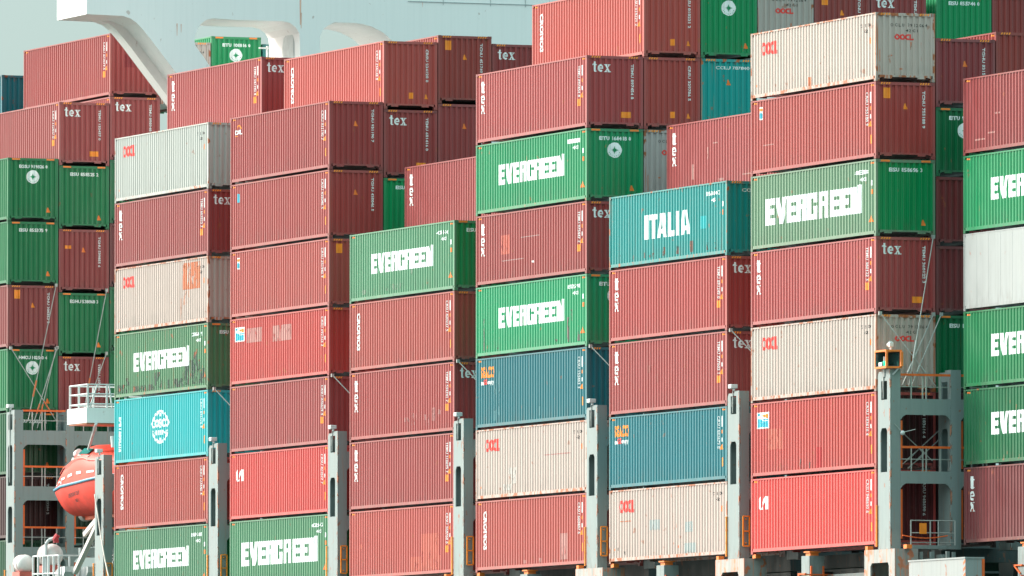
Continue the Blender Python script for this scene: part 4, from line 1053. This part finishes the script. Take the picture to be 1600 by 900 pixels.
# ------------------------------------------------------------------ hatch level, deck and hull
for b in (0, 1, 2, 3, 4, 5, 6, 7):
    x = BX[b]
    o = MB().box((x + .2, 2.75 + (2.4 if b == 7 else 0), -.55), (x + LEN - .2, 48, .75 if b in (1, 2, 3, 4, 5, 7) else -.03)).build('hatch_cover', M_DKGREY)
    tag(o, None, None, None, 'structure')
    dy = 2.6 if b == 7 else .6
    mb = MB(); mb.box((x - .9, 1.7 + dy, -3.2), (x + LEN + .9, 1.9 + dy, -.62))
    for i in range(9):
        xx = x + .6 + i * 1.4; mb.prism([(xx, -3.2), (xx + .14, -3.2), (xx + .42, -.8), (xx + .28, -.8)], 'y', 1.45 + dy, 1.695 + dy)
    for i in range(3): mb.box((x + 2 + i * 4, 1.35 + dy, -1.35), (x + 2.6 + i * 4, 1.698 + dy, -.7))
    o = mb.build('coaming_wall', M_DKGREY); tag(o, None, None, None, 'structure')
LABP = ['left of turquoise globe stack', 'left of scraped green lower stack', 'under second lashing post', 'under third lashing post', 'under lashing post right of central stack', 'under lashing post right of stained beige container', 'under the lashing bridge with signal lamp']
for k, b in enumerate((0, 1, 2, 3, 4, 5, 6)):
    x = BX[b] + LEN
    if b < 3: continue
    t = thing('bridge_pedestal', 'rust streaked grey pedestal ' + LABP[k], 'pedestal', (x, -.35, -.15), 'pedestals at the foot of the lashing posts')
    front = plate_mesh('pf', [(-.32, -3.0), (2.55, -3.0), (2.55, 0), (-.32, 0)], [[(.25, -2.2), (2.0, -2.2), (2.0, -.62), (1.9, -.5), (.4, -.5), (.25, -.62)]], .08)
    mb = MB(); plate_verts(mb, front, M_xz(0, .04, 0)); mb.box((2.47, .082, -3.0), (2.55, .95, -.003)); mb.box((-.32, .082, -3), (-.24, .95, -.003)); mb.box((-.24, .082, -.05), (2.47, .95, -.003))
    mb.build('box', paint('pedestal_grey', (.34, .33, .31), .85, tint=False, rustcol=(.50, .17, .09)), t)
    mb = MB(); mb.box((-.28, .02, 0), (-.05, .25, .15)); mb.box((2.45, .4, 0), (2.75, .62, .15)); mb.build('twist_lock', M_ORANGE, t)
for b, lab in ((3, 'under red container with orange primer patches'), (4, 'under scuffed lowest brick red container'), (5, 'under stained beige container'), (6, 'under lowest bright red container with emblem'), (7, 'at lower right corner under dark maroon container')):
    x = BX[b] + LEN / 2 - .75; y = -.15 if b < 7 else 2.3
    t = thing('support_stool', 'grey support stool with orange cap ' + lab, 'stool', (x, y, -.14), 'support stools under the outer containers')
    MB().box((0, 0, -3), (.78, .62, -.06)).build('column', M_GREY, t)
    mb = MB(); mb.box((.28, .06, -.06), (.72, .40, .06)); mb.box((.22, .0, .06), (.78, .46, .11)); mb.build('cap', M_ORANGE, t)
    if b in (5, 6, 7):
        mb = MB()
        for yy in (.05, .55): mb.bar((.84, yy, -1.6), (.84, yy, -.45), .06, .06)
        for zz in (-.78, -1.15): mb.bar((.84, -.25, zz), (.84, .95, zz), .05, .05)
        mb.bar((-.25, -.04, -.74), (.5, -.04, -.74), .05, .05); mb.bar((-.25, -.04, -.74), (.3, -.04, -1.05), .05, .05); mb.bar((.84, .95, -.78), (.84, .6, -1.1), .05, .05)
        mb.build('ladder', M_RAIL, t)
for b in (4, 5, 6):
    x = BX[b]
    o = MB().box((x - 2, .55, -3.2), (x + LEN / 2 - .8, .75, -1.05)).box((x + LEN / 2 + .1, .55, -3.2), (x + LEN - .35, .75, -.92)).build('bulwark_wall', paint('bulwark_grey', (.11, .13, .13), .25, tint=False)); tag(o, None, None, None, 'structure')
o = thing('deck_locker', 'grey steel deck locker with orange edge at lower right', 'locker', (45.6, -.5, -3.2))
mb = MB(); mb.box((0, 0, 0), (5.2, .72, 2.5)); mb.box((-.03, -.03, 2.5), (5.23, .75, 2.56)); mb.build('body', paint('locker_grey', (.29, .30, .295), .3, tint=False, mottle=.5), o)
mb = MB(); mb.box((5.205, .66, 1.0), (5.25, .75, 2.49))
for i in range(5): mb.add([(5.0, -.004, 1.3 + i * .24), (5.19, -.004, 1.4 + i * .24), (5.19, -.004, 1.52 + i * .24), (5.0, -.004, 1.42 + i * .24)], [(0, 1, 2, 3)])
mb.build('edge_marking', M_RAIL, o)
mb = MB()
for xx, yy in ((43.6, 1.2), (43.6, 2.1), (44.4, 1.5), (43.3, .9)): mb.box((xx, yy, -2.5), (xx + .12, yy + .12, -.25))
mb.box((43.3, 1.6, -1.4), (43.9, 1.7, -.35)); mb.box((43.3, 1.1, -1.6), (43.8, 1.2, -.5))
tag(mb.build('valve_manifold', M_GREY), 'grey pipes and valves below the railed platform', 'pipework')
hull = MB().prism([(-1.4, -3.2), (50, -3.2), (50, -14), (46, -22), (4, -22), (-1.4, -15)], 'x', -150, 140).build('ship_hull', paint('hull_green', (.012, .10, .06), .1, tint=False))
tag(hull, 'green hull of the container ship below the stacks', 'ship hull')
sea = MB().add([(-6000, -6000, -16.5), (6000, -6000, -16.5), (6000, 6000, -16.5), (-6000, 6000, -16.5)], [(0, 1, 2, 3)]).build('water', None)
wm = bpy.data.materials.new('sea_water'); wm.use_nodes = True
wb = wm.node_tree.nodes['Principled BSDF']; wb.inputs['Base Color'].default_value = (.035, .07, .065, 1); wb.inputs['Roughness'].default_value = .18
wnz = wm.node_tree.nodes.new('ShaderNodeTexNoise'); wnz.inputs['Scale'].default_value = 900.0; wnz.inputs['Detail'].default_value = 5
wbp = wm.node_tree.nodes.new('ShaderNodeBump'); wbp.inputs['Distance'].default_value = .3
wtc = wm.node_tree.nodes.new('ShaderNodeTexCoord'); wm.node_tree.links.new(wtc.outputs['Generated'], wnz.inputs['Vector'])
wm.node_tree.links.new(wnz.outputs['Fac'], wbp.inputs['Height']); wm.node_tree.links.new(wbp.outputs[0], wb.inputs['Normal'])
sea.data.materials.append(wm); tag(sea, None, None, None, 'structure')
